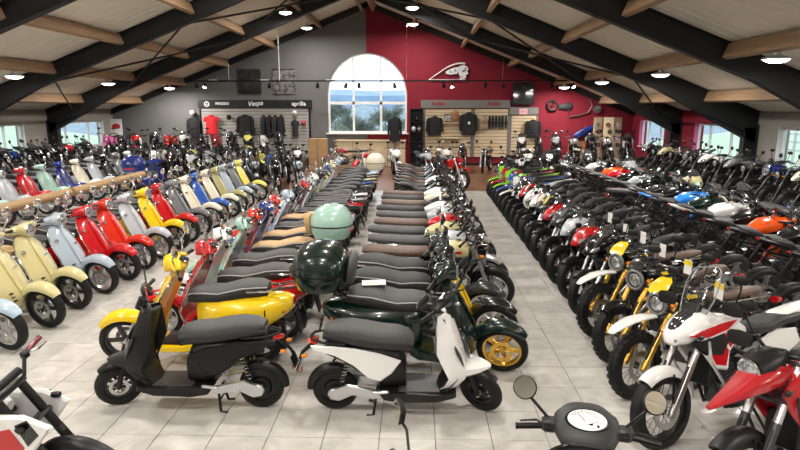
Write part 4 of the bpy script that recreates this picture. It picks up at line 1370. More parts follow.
        for z, x, hw in () if beak else ((1.06, .39, .14), (1.16, .33, .17), (1.30, .26, .18), (1.40, .205, .15), (1.43, .19, .10)):
            rings.append([V(x - .05 * u * u, hw * u, z) for u in [-1 + i2 / 4 for i2 in range(9)]] + [V(x - .005 - .05 * u * u, hw * u, z) for u in [1 - i2 / 4 for i2 in range(9)]])
        if rings:
            wi = P.add('windscreen', MB().loft(rings), 'screen')
            P.add('screen_rim', MB().tube([r_[0] for r_ in rings] + [r_ for r_ in rings[-1][1:8]] + [r_[8] for r_ in rings[::-1]], .006, 6), 'screen_rim', wi, 1)
        P.add('dash', MB().box((.34, 0, 1.10), (.05, .18, .10), .01, Matrix.Rotation(-.5, 3, 'Y')), 'black', None, 2)
        for s in (-1, 1):
            P.add('crash_bar', MB().tube([(.35, s * .16, .85), (.40, s * .22, .70), (.30, s * .24, .50), (.15, s * .20, .40)], .013, 8), 'crash', None, 2)
    else:
        NX = Matrix.Translation((-.09 + .45, 0, .90)) @ Matrix.Diagonal((1.14, 1.14, 1.14, 1)) @ Matrix.Translation((-.45, 0, -.90))
        up = 0.0 if style == 'sport' else .03
        nose = [(.36, .97 + up, .10, .035), (.44, .955 + up, .145, .085), (.54, .915 + up, .15, .105), (.64, .865 + up, .115, .085), (.71, .825 + up, .06, .04), (.735, .81 + up, .02, .012)]
        if style == 'naked':
            nose = [(x + .00, z, hw * .86, hh * .95) for x, z, hw, hh in nose]
        i = P.add('nose_fairing', MB().body(nose, 16, 2.7).xf(NX), 'nose', None, 0, 32)
        for s in (-1, 1):
            P.add('headlight', MB().body([(.54, .875 + up, .02, .02), (.60, .865 + up, .045, .036), (.665, .838 + up, .035, .028), (.70, .825 + up, .012, .01)], 10, 2.4, y=s * (.085 if style == 'sport' else .068)).xf(NX), 'lens', i, 3)
            P.add('nose_graphic', MB().body([(.46, .99 + up, .012, .05), (.56, .965 + up, .016, .045), (.645, .90 + up, .012, .02)], 8, 2.4, y=s * .095).xf(NX), 'accent', i, 2)
        rings = []
        for x, z, hw in ((.56, 1.005 + up, .11), (.48, 1.08 + up, .12), (.40, 1.13 + up, .11), (.35, 1.145 + up, .07)):
            rings.append([V(x, hw * u, z - .05 * u * u) for u in [-1 + k / 4 for k in range(9)]] + [V(x, hw * u, z - .006 - .05 * u * u) for u in [1 - k / 4 for k in range(9)]])
        P.add('windscreen', MB().loft(rings).xf(NX), 'visor', None, 3)
        P.add('dash', MB().box((.42, 0, 1.03 + up), (.05, .13, .06), .01, Matrix.Rotation(-.5, 3, 'Y')).xf(NX), 'black', None, 2)
    if style not in ('sport',):
        for s in (-1, 1):
            pod(P, 'indicator', hl + V(.02, s * .15, -.02), (1, s * .2, 0), .022, .07, 'amber' if style in ('retro', 'scrambler') else 'black', M)
    # foot gear and stand
    pg = MB()
    for s in (-1, 1):
        pg.tube([(-.16, s * .12, .36), (-.16, s * .22, .36)], .012, 6)
    P.add('foot_pegs', pg, 'black', None, 1)
    P.add('side_stand', MB().tube([(-.06, .12, .28), (-.12, .22, .022), (-.16, .24, .016)], .012, 6), 'black', None, 2)
    return P

ROLE.update({'slider': 'alloy', 'guard': 'black_plastic', 'silencer': 'exhaust_steel', 'cover': 'engine_metal', 'accent': 'grey_plastic', 'accent2': 'gloss_black',
             'shroud': 'grey_plastic', 'body2': 'black_plastic', 'rear_guard': 'black_plastic', 'bar': 'black_plastic', 'grip': 'black_plastic', 'mirror_shell': 'black_plastic',
             'lamp_shell': 'gloss_black', 'gauge': 'black_plastic', 'bezel': 'grey_plastic', 'cowl': 'gloss_black', 'nose': 'gloss_black', 'visor': 'screen_smoke', 'crash': 'alloy', 'smoke': 'black_plastic', 'screen_rim': 'screen_edge',
             'case': 'gloss_black', 'backrest': 'seat_dark', 'inner': 'black_plastic'})
# ================================================================== the fleet
SCO = classic_scooter(-14)
SCO_L = classic_scooter(14)
SCO_G = classic_scooter(12, rim='twin')
SCO_BOX = classic_scooter(12, box=True)
SCO_BOXR = classic_scooter(-14, box=True)
SCO_SCR = classic_scooter(-14, screen=True)
ELE_A = electric_scooter(24)
ELE_B = electric_scooter(-34)
NAKED = motorcycle('naked', 14)
SPORT = motorcycle('sport', 10)
SCRAM = motorcycle('scrambler', 16)
SCRAM_H = motorcycle('scrambler', 16, fender='high')
ADV = motorcycle('adventure', 12)
ADV_B = motorcycle('adventure', 12, beak=True)
RETRO = motorcycle('retro', -18)
NAKED_R = motorcycle('naked', -18)
RETRO_D = motorcycle('retro', 14)
CRUISE = motorcycle('cruiser', 14)
MOTARD = motorcycle('motard', 14, fender='high')
ENDURO = motorcycle('enduro', -14, fender='high')

def dims(y):
    return 0 if y < 9.0 else 1 if y < 13.0 else 2
KIND = {id(SCO): ('scooter', 'scooter'), id(SCO_L): ('scooter', 'scooter'), id(SCO_G): ('scooter', 'scooter'), id(SCO_BOX): ('scooter', 'scooter'), id(SCO_BOXR): ('scooter', 'scooter'), id(SCO_SCR): ('scooter', 'scooter'),
        id(ELE_A): ('electric_scooter', 'scooter'), id(ELE_B): ('electric_scooter', 'scooter'), id(NAKED): ('naked_motorcycle', 'motorcycle'), id(NAKED_R): ('naked_motorcycle', 'motorcycle'), id(SPORT): ('sport_motorcycle', 'motorcycle'),
        id(SCRAM): ('scrambler_motorcycle', 'motorcycle'), id(SCRAM_H): ('scrambler_motorcycle', 'motorcycle'), id(ADV): ('adventure_motorcycle', 'motorcycle'), id(ADV_B): ('adventure_motorcycle', 'motorcycle'),
        id(RETRO): ('retro_motorcycle', 'motorcycle'), id(RETRO_D): ('retro_motorcycle', 'motorcycle'), id(CRUISE): ('cruiser_motorcycle', 'motorcycle'),
        id(MOTARD): ('supermoto_motorcycle', 'motorcycle'), id(ENDURO): ('enduro_motorcycle', 'motorcycle')}

def row(items, head, where, group, lean=0.0, jitter=0.0, seed=1, z=0.0):
    """items: (x, y, proto, main colour word, colour map[, full label]); the label tells each bike from its neighbours"""
    rnd = random.Random(seed)
    names = []
    for it in items:
        names.append(it[3].replace(' and ', '-'))
    out = []
    for i, it in enumerate(items):
        x, y, P, word, cm = it[:5]
        word = names[i]
        kind, cat = KIND[id(P)]
        kw = kind.replace('_', ' ')
        if len(it) > 5 and it[5]:
            lab = it[5]
        else:
            pv = names[i - 1] if i else None
            nx = names[i + 1] if i + 1 < len(items) else None
            if pv and nx:
                lab = '%s %s between %s and %s ones, %s' % (word, kw, pv, nx, where)
            else:
                lab = 'endmost %s %s, next to a %s one, %s' % (word, kw, pv or nx, where)
        h = head + rnd.uniform(-jitter, jitter)
        out.append(spawn(P, kind, x, y, h, cm, lab, cat, group, lean, dims(y), z))
    return out

def sc(c, seat='m:seat_grey', rim=None, **k):
    d = {'body': c, 'seat': seat, 'fender': c, 'shield': c}
    if rim:
        d['rim'] = rim
    d.update(k)
    return d
DK = 'm:dark_alloy'

# --- row A: scooters along the tiled aisle, noses to the aisle
XA = -4.59 - .71
A = [('light blue', sc('light blue')), ('cream', sc('cream', 'm:seat_tan', DK)), ('cream', sc('cream', 'm:seat_tan', DK)), ('sky grey', sc('sky grey')), ('red', sc('red', rim=DK)),
     ('orange red', sc('orange red')), ('silver grey', sc('silver grey')), ('yellow', sc('yellow', rim=DK)), ('red', sc('red')), ('dark grey', sc('mid grey')), ('ivory', sc('ivory', 'm:seat_brown')),
     ('blue', sc('blue')), ('ivory', sc('ivory')), ('olive', sc('olive', 'm:seat_tan')), ('sky grey', sc('sky grey')), ('dark grey', sc('mid grey')), ('pale yellow', sc('pale yellow')), ('black', sc('black'))]
row([(XA + .02 * math.sin(i * 2.1), 5.93 + .66 * i, SCO, w, cm) for i, (w, cm) in enumerate(A)], 0, 'beside the wooden rail', 'scooters nosing onto the aisle beside the wooden rail', 0, 1.2, 3)

# --- row A2: behind the wooden rail
A2 = ['orange red', 'mint', 'silver grey', 'red', 'mint', 'dark blue', 'ivory', 'silver grey', 'black', 'mid grey', 'white']
row([(-10.15, 11.9 + .78 * i, SCO_L, w, sc(w, 'm:seat_dark')) for i, w in enumerate(A2)], -4, 'behind the wooden rail', 'scooters behind the wooden rail', 0, 2, 4)
# --- row A3: dark motorcycles along the wall with plain windows
A3 = ['black', 'dark grey', 'black', 'red', 'black', 'dark grey', 'black', 'white', 'black', 'dark blue', 'black', 'dark grey', 'black', 'crimson', 'black']
A3P = [NAKED, RETRO_D, NAKED, NAKED, RETRO_D, RETRO_D, NAKED, NAKED]
row([(-12.7 + .02 * math.sin(i), 11.0 + .73 * i, A3P[i % 8], w, {'body': w, 'nose': w, 'accent': 'dark grey' if w == 'black' else 'black', 'seat': 'm:seat_dark', 'shroud': w, 'slider': 'm:engine_metal', 'fork': 'm:dark_alloy', 'rim': DK}) for i, w in enumerate(A3)],
    -6, 'by the plain window wall', 'motorcycles along the wall with plain white windows', 6, 1, 5, .38)

# --- row B: middle block, noses towards the wooden rail
XB = -2.32
B = [('yellow', sc('yellow', rim=DK)), ('red', sc('red')), ('white', sc('white')), ('mint', None), ('orange red', sc('orange red', 'm:seat_tan')), ('dark blue', sc('dark blue')), ('orange red', sc('orange red', 'm:seat_tan')),
     ('light blue', sc('light blue')), ('black', sc('black')), ('red', sc('red')), ('silver grey', sc('silver grey')), ('white', sc('white')), ('black', sc('black')), ('mid grey', sc('mid grey')), ('blue', sc('blue')), ('cream', sc('cream')),
     ('light blue', sc('light blue')), ('light blue', sc('light blue')), ('silver grey', sc('silver grey'))]
items = [(-2.015, 4.76, ELE_A, 'black', {'body': 'm:black_plastic', 'inner': 'm:black_plastic', 'seat': 'm:seat_grey', 'rim': 'm:dark_alloy', 'metal': 'm:alloy'}, 'matt black electric scooter on its stand in front of a yellow scooter')]
yb = [5.66, 6.30, 6.97, 7.66, 8.34, 9.02] + [9.70 + .665 * k for k in range(13)]
for i, ((w, cm), y) in enumerate(zip(B, yb)):
    if w == 'mint':
        items.append((XB + .05, y, SCO_BOX, w, sc('mint', 'm:seat_tan', case='mint', backrest='m:seat_tan'), 'mint scooter with tan saddle and a mint top case'))
    elif i == 16:
        items.append((XB + .05, y, SCO_BOX, 'ivory', sc('ivory', case='ivory', backrest='ivory'), 'ivory scooter with a domed ivory top case'))
    else:
        items.append((XB - (.06 if i == 0 else .0) + (.10 if i > 6 else 0) + .03 * math.sin(i * 1.7), y, SCO_G if i else SCO_L, w, cm))
row(items, 180, 'nosing to the wooden rail', 'scooters of the middle block nosing towards the wooden rail', 0, 1.2, 6)

# --- row C: middle block, noses towards the motorcycle row
C = [(-.095, 4.755, ELE_B, 'white', {'body': 'white', 'inner': 'm:black_plastic', 'seat': 'm:seat_grey', 'rim': 'm:dark_alloy', 'metal': 'm:alloy'}, 'white and black electric scooter on its stand in front of a dark green scooter'),
     (.19, 5.55, SCO_BOXR, 'dark green', sc('dark green', 'm:seat_grey', 'm:gold_metal', case='dark green', backrest='m:seat_grey', chrome='m:gloss_black', disc='m:gold_metal'), 'dark green scooter with gold wheels and a round green top case'),
     (.20, 6.20, SCO, 'black and yellow', sc('black', 'm:seat_dark', chrome='m:gloss_black', shield='yellow'), 'black scooter with a yellow leg shield behind the dark green one'),
     (.17, 6.80, SCO, 'dark grey', sc('dark grey', 'm:seat_dark'), None)]
rc = ['cream', 'silver grey', 'cream', 'red', 'silver grey', 'white', 'black', 'ivory', 'white', 'black', 'dark grey', 'white', 'black', 'black', 'dark grey', 'black', 'black']
seats = ['m:seat_brown', 'm:seat_grey', 'm:seat_grey', 'm:seat_brown', 'm:seat_grey', 'm:seat_dark', 'm:seat_brown', 'm:seat_dark']
for i, w in enumerate(rc):
    P = RETRO if i < 9 else NAKED_R
    C.append((.36 + .03 * math.sin(i * 2.3), 7.42 + .635 * i, P, w, {'body': w, 'seat': seats[i % 8], 'rear_guard': 'm:chrome' if i % 3 else 'm:black_plastic', 'lamp_shell': 'm:chrome' if i % 2 else 'm:gloss_black', 'accent': 'red' if w == 'cream' else 'black',
                                                                       'nose': w, 'shroud': w, 'guard': 'm:alloy' if i % 2 else 'm:black_plastic'}))
row(C, 0, 'facing the motorcycle row', 'bikes of the middle block nosing towards the motorcycle row', 5, 1.5, 7)

# --- row D: motorcycles along the aisle, noses to the aisle
HD = 197
def at_contact(x, y, wb=1.42):
    a = math.radians(HD)
    return x - wb / 2 * math.cos(a), y - wb / 2 * math.sin(a)
YEL = {'body': 'black', 'cowl': 'yellow', 'slider': 'm:gold_metal', 'fork': 'm:gold_metal', 'seat': 'm:seat_brown', 'bezel': 'mid grey', 'accent': 'yellow', 'rim': 'm:engine_metal', 'disc': 'm:exhaust_steel'}
dl = [((2.14, 3.28), ADV_B, 'red', {'body': 'crimson', 'accent': 'crimson', 'accent2': 'black', 'shroud': 'crimson', 'seat': 'm:seat_dark', 'slider': 'm:engine_metal', 'guard': 'm:black_plastic', 'crash': 'm:black_plastic'}, 'red adventure motorcycle with a long red beak next to the white and red one'),
      ((2.02, 4.19), ADV, 'white and red', {'body': 'white', 'accent': 'red', 'accent2': 'red', 'shroud': 'white', 'guard': 'white', 'seat': 'm:seat_dark', 'slider': 'm:exhaust_steel', 'rim': DK}, 'white and red adventure motorcycle with a clear windscreen'),
      ((2.10, 4.98), SCRAM_H, 'yellow', dict(YEL, guard='white'), 'yellow-cowled scrambler motorcycle with white mudguard next to the windscreened one'),
      ((2.18, 5.76), SCRAM, 'yellow', dict(YEL, guard='m:gloss_black', cowl='black'), 'black scrambler motorcycle with gold forks and a black mudguard'),
      ((2.22, 6.46), SCRAM_H, 'yellow', dict(YEL, guard='white'), 'yellow-cowled scrambler motorcycle with white mudguard beside the black and red ones'),
      ((2.25, 7.12), NAKED, 'black', {'body': 'black', 'nose': 'm:gloss_black', 'accent': 'm:grey_plastic', 'seat': 'm:seat_dark', 'rim': DK}, None)]
dn = [('black and red', SPORT, 'black', 'red'), ('silver and white', SPORT, 'silver grey', 'white'), ('dark grey', NAKED, 'dark grey', 'mid grey'), ('red', SPORT, 'red', 'black'), ('black', NAKED, 'black', 'pale yellow'), ('white and red', SPORT, 'white', 'red'),
      ('white', SPORT, 'white', 'black'), ('red and black', SPORT, 'red', 'white'), ('black', NAKED, 'black', 'red'), ('white and red', MOTARD, 'white', 'red'), ('blue and white', MOTARD, 'blue', 'white'), ('lime green', MOTARD, 'lime', 'black'), ('red', MOTARD, 'red', 'black'),
      ('lime', MOTARD, 'lime', 'black'), ('black', NAKED, 'black', 'dark grey')]
for i, (w, P, c1, c2) in enumerate(dn):
    y = 7.80 + .655 * i
    cm = {'body': c1 if P is SPORT and c1 != 'silver grey' else 'black', 'nose': c2 if w == 'black and red' else c1, 'accent': c2, 'accent2': 'black', 'seat': 'm:seat_dark', 'rim': DK, 'guard': c1 if P is MOTARD else 'm:black_plastic', 'shroud': c1}
    if P is SPORT and i % 2:
        cm['body'] = 'black'
    dl.append(((2.26 + .012 * (y - 7), y), P, w, cm, None))
D = []
for (cx, cy), P, w, cm, lb in dl:
    x, y = at_contact(cx, cy)
    D.append((x, y, P, w, cm, lb))
row(D, HD, 'on the tiled aisle', 'motorcycles nosing onto the tiled aisle', 14, 1.0, 8)

# --- row E: tail to tail with row D
en_ = [('black', NAKED, 'black', 'dark grey'), ('black', SCRAM, 'black', 'black'), ('black', SCRAM, 'dark grey', 'black'), ('black', NAKED, 'black', 'red'), ('black and lime', SPORT, 'black', 'lime'), ('black', NAKED, 'black', 'dark grey'),
       ('orange', SPORT, 'orange', 'black'), ('black and red', SPORT, 'black', 'red'), ('white', SPORT, 'white', 'mid grey'), ('dark green', NAKED, 'dark green', 'ivory'), ('bright blue', SPORT, 'bright blue', 'white'), ('black', NAKED, 'black', 'dark grey'),
       ('dark grey', RETRO_D, 'dark grey', 'black'), ('black', NAKED, 'black', 'silver grey'), ('silver grey', SPORT, 'silver grey', 'black'), ('black', SPORT, 'black', 'white'), ('red', SPORT, 'red', 'orange'), ('orange', SPORT, 'orange', 'black'), ('black', NAKED, 'black', 'dark grey'), ('white', NAKED, 'white', 'black')]
row([(5.38 + .04 * math.sin(i * 1.9), 4.9 + .68 * i, P, w, {'body': c1, 'nose': c1, 'accent': c2, 'accent2': c2, 'seat': 'm:seat_brown' if P is SCRAM else 'm:seat_dark', 'shroud': c1, 'body2': c1 if c1 in ('bright blue', 'white') else 'm:black_plastic', 'guard': c1 if P is MOTARD else 'm:black_plastic'})
     for i, (w, P, c1, c2) in enumerate(en_)], 4, 'tail to tail with aisle row', 'motorcycles standing tail to tail with the aisle row', 6, 2, 9)

# --- row F: along the wall with the red window reveals, noses inward
fn = ['black', 'dark grey', 'black', 'silver grey', 'black', 'white', 'black', 'dark grey', 'black', 'ivory', 'black', 'dark blue', 'black', 'mid grey', 'black', 'white', 'black', 'dark grey', 'black', 'cream', 'black', 'dark grey']
FP = [RETRO_D, NAKED, RETRO_D, NAKED, RETRO_D, SCRAM]
row([(8.72, 6.0 + .69 * i, FP[i % 6], w, {'body': w, 'nose': w, 'accent': 'black', 'seat': 'm:seat_dark', 'shroud': w, 'lamp_shell': 'm:chrome' if i % 2 else 'm:gloss_black', 'cowl': 'black', 'bezel': 'mid grey', 'slider': 'm:engine_metal', 'fork': 'm:dark_alloy', 'rim': DK, 'silencer': 'm:engine_metal'}) for i, w in enumerate(fn)],
    172, 'by the red window wall', 'motorcycles along the wall with red window surrounds', 7, .6, 10, .34)
# --- row G: single file of dark motorcycles in the gap between rows E and F
gl_ = ['black', 'dark grey', 'black and white', 'cream', 'black', 'silver grey']
row([(6.86, 8.0 + 2.15 * i, (NAKED, RETRO_D, SPORT)[i % 3], w, {'body': w.split(' and ')[0], 'nose': w.split(' and ')[0], 'accent': 'dark grey', 'seat': 'm:seat_dark', 'slider': 'm:engine_metal', 'fork': 'm:dark_alloy', 'rim': DK}) for i, w in enumerate(gl_)],
    -88, 'filed before the wall row', 'motorcycles in single file before the wall row', 4, 3, 11)

# --- back blocks: facing the room
rb = random.Random(21)
def block(xs, y, cols, protos, where, group, head=-90, seed=0, lean=5, jit=8, z=0.0):
    it = []
    for i, x in enumerate(xs):
        w = cols[i % len(cols)]
        P = protos[i % len(protos)]
        a = w.split(' and ')
        c1, c2 = a[0], (a[1] if len(a) > 1 else 'black')
        it.append((x, y + .12 * math.sin(i * 2.2 + seed), P, w, {'body': c1, 'nose': c1, 'guard': c1, 'shroud': c1, 'accent': c2, 'accent2': c2, 'seat': 'm:seat_dark', 'cowl': c1, 'lamp_shell': 'm:chrome' if i % 3 == 0 else 'm:gloss_black', 'slider': 'm:exhaust_steel' if i % 3 == 0 else 'm:engine_metal', 'fork': 'm:dark_alloy', 'rim': DK}))
    row(it, head, where, group, lean, jit, seed + 30, z)
CL = ['pink and purple', 'black and white', 'red and white', 'black', 'orange red and white', 'white and black', 'black and pink', 'crimson', 'black', 'pale yellow and black', 'white and red', 'black', 'pale yellow', 'black and white', 'silver grey', 'black']
block([-13.3 + .68 * i for i in range(12)], 24.75, CL, [MOTARD, MOTARD, NAKED, NAKED, MOTARD, NAKED], 'under the grey slatwall', 'dirt bikes lined up under the grey slatwall', -82, 1, z=PLAT, jit=1)
block([-10.9 + .70 * i for i in range(10)], 22.55, ['black', 'white and black', 'black and red', 'pale yellow and black', 'silver grey', 'black', 'black and white', 'pale yellow and white', 'black', 'white', 'black'], [NAKED, MOTARD, NAKED], 'second line before the slatwall', 'bikes in the second line before the grey slatwall', -80, 2, jit=1)
block([-8.6 + .68 * i for i in range(7)], 20.45, ['black', 'silver grey', 'black and white', 'black', 'black and red', 'blue and white', 'black', 'ivory'], [NAKED, NAKED, MOTARD], 'nearest line before the slatwall', 'bikes in the nearest line before the grey slatwall', -78, 3, jit=1)
block([-5.9 + .70 * i for i in range(4)], 18.55, ['black', 'silver grey', 'black and white', 'light blue'], [NAKED, RETRO_D], 'behind the scooter rows', 'bikes at the end of the scooter rows', -76, 7, jit=1)
block([4.35 + .70 * i for i in range(7)], 23.55, ['white and black', 'black', 'silver grey', 'white and black', 'black', 'white', 'black and white', 'silver grey'], [NAKED, RETRO_D, NAKED, RETRO_D], 'before the beige display', 'bikes lined up before the beige panelled display', -98, 4, z=PLAT, jit=1)
block([3.5 + .72 * i for i in range(5)], 21.15, ['black', 'white and black', 'white', 'black', 'silver grey', 'white and black'], [RETRO_D, NAKED, NAKED], 'second line before beige display', 'bikes in the second line before the beige display', -100, 5, jit=1)
block([3.6 + .72 * i for i in range(4)], 19.2, ['white and black', 'black', 'silver grey', 'black', 'white'], [NAKED, NAKED, RETRO_D], 'nearest line before beige display', 'bikes in the nearest line before the beige display', -99, 8, jit=1)

def single(P, x, y, head, word, cm, label, group='single bikes on the laminate before the arched window', lean=4, far=2):
    kind, cat = KIND[id(P)]
    return spawn(P, kind, x, y, head, cm, label, cat, group, lean, far)
def two(c1, c2='black', seat='m:seat_dark'):
    return {'body': c1, 'nose': c1, 'guard': c1, 'shroud': c1, 'accent': c2, 'accent2': c2, 'seat': seat, 'lamp_shell': 'm:chrome', 'cowl': c1}
single(RETRO_D, -3.1, 24.6, 176, 'crimson', two('crimson'), 'dark crimson retro motorcycle standing side on under the arched window')
single(CRUISE, -1.9, 22.9, -120, 'red', two('red', 'crimson'), 'red cruiser motorcycle before the arched window')
single(ADV, -0.75, 22.4, -80, 'white', two('white', 'silver grey'), 'white motorcycle before the black display rack')
single(NAKED, .35, 21.6, -70, 'silver', two('silver grey', 'black'), 'silver naked motorcycle beside a red one before the display rack')
single(MOTARD, 1.25, 19.6, -60, 'red', two('red', 'white'), 'red and white supermoto motorcycle at the edge of the laminate')
single(NAKED, 2.06, 24.3, -98, 'black', two('black', 'crimson'), 'black and crimson naked motorcycle under the jackets')
single(RETRO_D, 3.0, 24.2, -110, 'black', two('black', 'off white'), 'black and white retro motorcycle beside the crimson one under the jackets')
single(ADV, 1.2, 22.8, -75, 'orange', two('off white', 'orange'), 'white and orange adventure motorcycle before the jackets')
single(SCO_BOX, -7.75, 16.6, 90, 'dark blue', sc('dark blue', case='dark blue'), 'dark blue scooter with round blue top case at the end of the wooden rail', 'single scooters', 0)
# ================================================================== lamps
mat('lamp_glow', (1, 1, 1), 0.5, emit=(1.0, 0.93, 0.82), estr=14.0)
mat('spot_glow', (1, 1, 1), 0.5, emit=(1.0, 0.94, 0.84), estr=45.0)
mat('lamp_shell_grey', (0.55, 0.55, 0.55), 0.4, 0.4)
lamp_shell = MB().lathe([(0, .13), (.05, .12), (.06, .07), (.11, .05), (.20, .03), (.245, .0), (.24, -.012), (.20, -.006), (.19, .012)], (0, 0, 0), (0, 0, 1), 24).mesh('lamp_shell')
lamp_disc = MB().lathe([(0, -.075), (.08, -.07), (.15, -.052), (.20, -.022), (.215, .0), (0, .008)], (0, 0, 0), (0, 0, 1), 24).mesh('diffuser')
lamp_shell.materials.append(MATS['lamp_shell_grey'])
lamp_disc.materials.append(MATS['lamp_glow'])
LX = (-10.85, -4.60, -0.15, 6.4)
n_l = 0
for xi, x in enumerate(LX):
    for y in (25.5, 20.4, 15.6, 10.7, 5.9, 1.2, -2.2):
        if xi in (1, 2):
            y = {25.5: 25.0, 20.4: 21.0}.get(y, y)
        z = zc(x, 6.95) - .06
        side = ('low grey-side purlin', 'grey-side purlin by the ridge', 'red-side purlin by the ridge', 'low red-side purlin')[xi] + (', gable bay' if y > 23 else ', second bay from gable' if y > 18 else ', third bay from gable' if y > 13 else ', fourth bay from gable' if y > 8 else ', over the electric scooters' if y > 3 else ', bay over the entrance' if y > 0 else ', against the entrance wall')
        o = tag(empty('ceiling_lamp', (x, y, z)), 'round high-bay lamp under the ' + side, 'lamp', 'round lamps under the roof')
        mk('lamp_housing', lamp_shell, None, o)
        mk('diffuser', lamp_disc, None, o)
        mk('hanger', MB().tube([(0, 0, .12), (0, 0, .30)], .012, 6), 'lamp_shell_grey', o)
        ld = bpy.data.lights.new('lamp_light', 'AREA')
        ld.shape = 'DISK'
        ld.size = .42
        ld.energy = LAMP_POWER * (1.0 if y < 12 else 1.0)
        ld.color = (1.0, .955, .89)
        lo = bpy.data.objects.new('lamp_light', ld)
        COL.objects.link(lo)
        lo.parent = o
        lo.location = (0, 0, -.085)

# --- suspended track with spotlights before the gable
TY, TZ = 24.6, 3.77
tr_ = tag(empty('light_track', (-1.0, TY, TZ)), 'long black suspended lighting track before the gable wall', 'light track')
mk('rail', MB().box((0, 0, 0), (17.2, .07, .06)), 'black_plastic', tr_)
for x in (-6.9, -4.75, .6, 4.6):
    mk('suspension_pole', MB().tube([(x, 0, .02), (x, 0, zc(x - 1.0, 7.2) - TZ)], .018 if x == -4.75 else .008, 8), 'pvc_white' if x == -4.75 else 'chrome', tr_)
for x in (-7.6, -5.4, -2.6, 2.2):
    mk('power_box', MB().box((x, 0, .045), (.36, .05, .035), .006), 'pvc_white', tr_)
spots = [(-9.3, 1), (-8.95, 1), (-6.2, 0), (-2.96, 0), (-2.4, 0), (-.9, 0), (1.15, 0), (1.5, 1), (-4.15, 1), (2.9, 0), (3.65, 1), (4.5, 0), (5.65, 1), (6.55, 1)]
sp_body = MB().lathe([(0, .12), (.05, .118), (.06, .06), (.08, -.075), (.07, -.08), (.06, -.035)], (0, 0, 0), (0, 0, 1), 16)
for k, (x, on) in enumerate(spots):
    o = tag(empty('track_spotlight', (x - .0, TY, TZ - .20), (math.radians(-38 if k % 2 else 24), 0, .3 * (k % 3 - 1))),
            'lit spotlight on the black track before the gable' if on else 'dark spotlight on the black track before the gable', 'spotlight', 'spotlights on the track')
    mk('spot_body', MB().merge(sp_body), 'black_plastic', o)
    mk('spot_lens', MB().lathe([(0, -.068), (.066, -.068), (.062, -.05), (0, -.05)], (0, 0, 0), (0, 0, 1), 16), 'spot_glow' if on else 'dark_lens', o)
    mk('spot_bracket', MB().tube([(0, 0, .06), (0, .0, .158)], .012, 6), 'black_plastic', o)
    if on:
        ld = bpy.data.lights.new('spot_light', 'SPOT')
        ld.energy = 60
        ld.spot_size = 1.3
        ld.spot_blend = .5
        ld.color = (1, .94, .84)
        ld.shadow_soft_size = .05
        lo = bpy.data.objects.new('spot_light', ld)
        COL.objects.link(lo)
        lo.parent = o
        lo.location = (0, 0, -.07)

# ================================================================== displays on the gable wall
YW = YB
mat('slat_grey', (0.40, 0.385, 0.36), 0.55)
mat('header_black', (0.012, 0.012, 0.013), 0.4)
mat('header_grey', (0.17, 0.165, 0.16), 0.5)
mat('logo_white', (0.85, 0.85, 0.85), 0.5)
mat('logo_red', (0.30, 0.02, 0.03), 0.5)
noise_mat('beige_board', (0.56, 0.44, 0.28), (0.64, 0.52, 0.35), 2.0, 0.55, stretch=(1, 1, 12))
noise_mat('cloth_black', (0.006, 0.006, 0.007), (0.012, 0.012, 0.014), 30, 0.8, bump=.2)
noise_mat('cloth_grey', (0.018, 0.018, 0.02), (0.03, 0.03, 0.034), 30, 0.8, bump=.2)
noise_mat('cloth_red', (0.55, 0.012, 0.018), (0.62, 0.016, 0.022), 20, 0.8, bump=.2)
noise_mat('leather_brown', (0.20, 0.085, 0.035), (0.30, 0.14, 0.06), 8, 0.5, bump=.2)

def slat_display(name, x0, x1, z0, z1, nslat, m, label, edge='black_plastic'):
    o = tag(empty(name, ((x0 + x1) / 2, YW - .02, z0)), label, 'display')
    w, h = x1 - x0, z1 - z0
    mk('backing', MB().box((0, -.012, h / 2), (w, .016, h)), 'black_plastic', o)
    for k in range(nslat):
        sh = h / nslat
        mk('slat', MB().box((0, -.035, sh * (k + .5)), (w - .02, .03, sh * .88), .004), m, o)
    for s in (-1, 1):
        mk('edge_strip', MB().box((s * (w / 2 + .04), -.03, h / 2), (.08, .06, h)), edge, o)
    return o
sd = slat_display('slatwall_display', -10.05, -5.0, .35, 2.64, 15, 'slat_grey', 'light grey slatwall panel hung with clothing on the grey gable wall')
hd = tag(empty('fascia_sign', (-7.49, YW - .08, 2.83)), 'black fascia board with three white brand names above the grey slatwall', 'sign')
mk('board', MB().box((0, 0, 0), (5.34, .12, .37), .01), 'header_black', hd)
for s, x, sz_, sh in (('PIAGGIO', -1.52, .16, 0), ('Vespa', .02, .30, .35), ('aprilia', 2.06, .27, 0)):
    me = text_mesh('lettering', s, sz_, .004, sh, .006)
    t = mk('lettering', me, 'logo_white', hd)
    t.location = (x, -.066, .02)
    t.rotation_euler = (PI / 2, 0 if s != 'Vespa' else -.10, 0)
mk('emblem_ring', MB().lathe([(.125, 0), (.125, .01), (.085, .01), (.085, 0)], (-2.25, -.062, 0), (0, -1, 0), 24, closed=True), 'logo_white', hd)
for k in range(3):
    a = PI / 2 + 2 * PI * k / 3
    mk('emblem_bar', MB().tube([(-2.25, -.066, 0), (-2.25 + .1 * math.cos(a), -.066, .1 * math.sin(a))], .014, 6), 'logo_white', hd)
rd = slat_display('slatwall_display', .42, 2.55, .40, 2.62, 14, 'beige_board', 'beige slatted display bay nearest the arched window', 'header_grey')
rd2 = slat_display('slatwall_display', 2.72, 4.25, .40, 2.62, 14, 'beige_board', 'beige slatted display bay hung with gloves', 'header_grey')
rd3 = slat_display('slatwall_display', 4.42, 5.55, .40, 2.33, 13, 'beige_board', 'beige slatted display bay under the television', 'header_grey')
gh = tag(empty('fascia_sign', (2.28, YW - .08, 2.83)), 'grey fascia board with two dark red script names', 'sign')
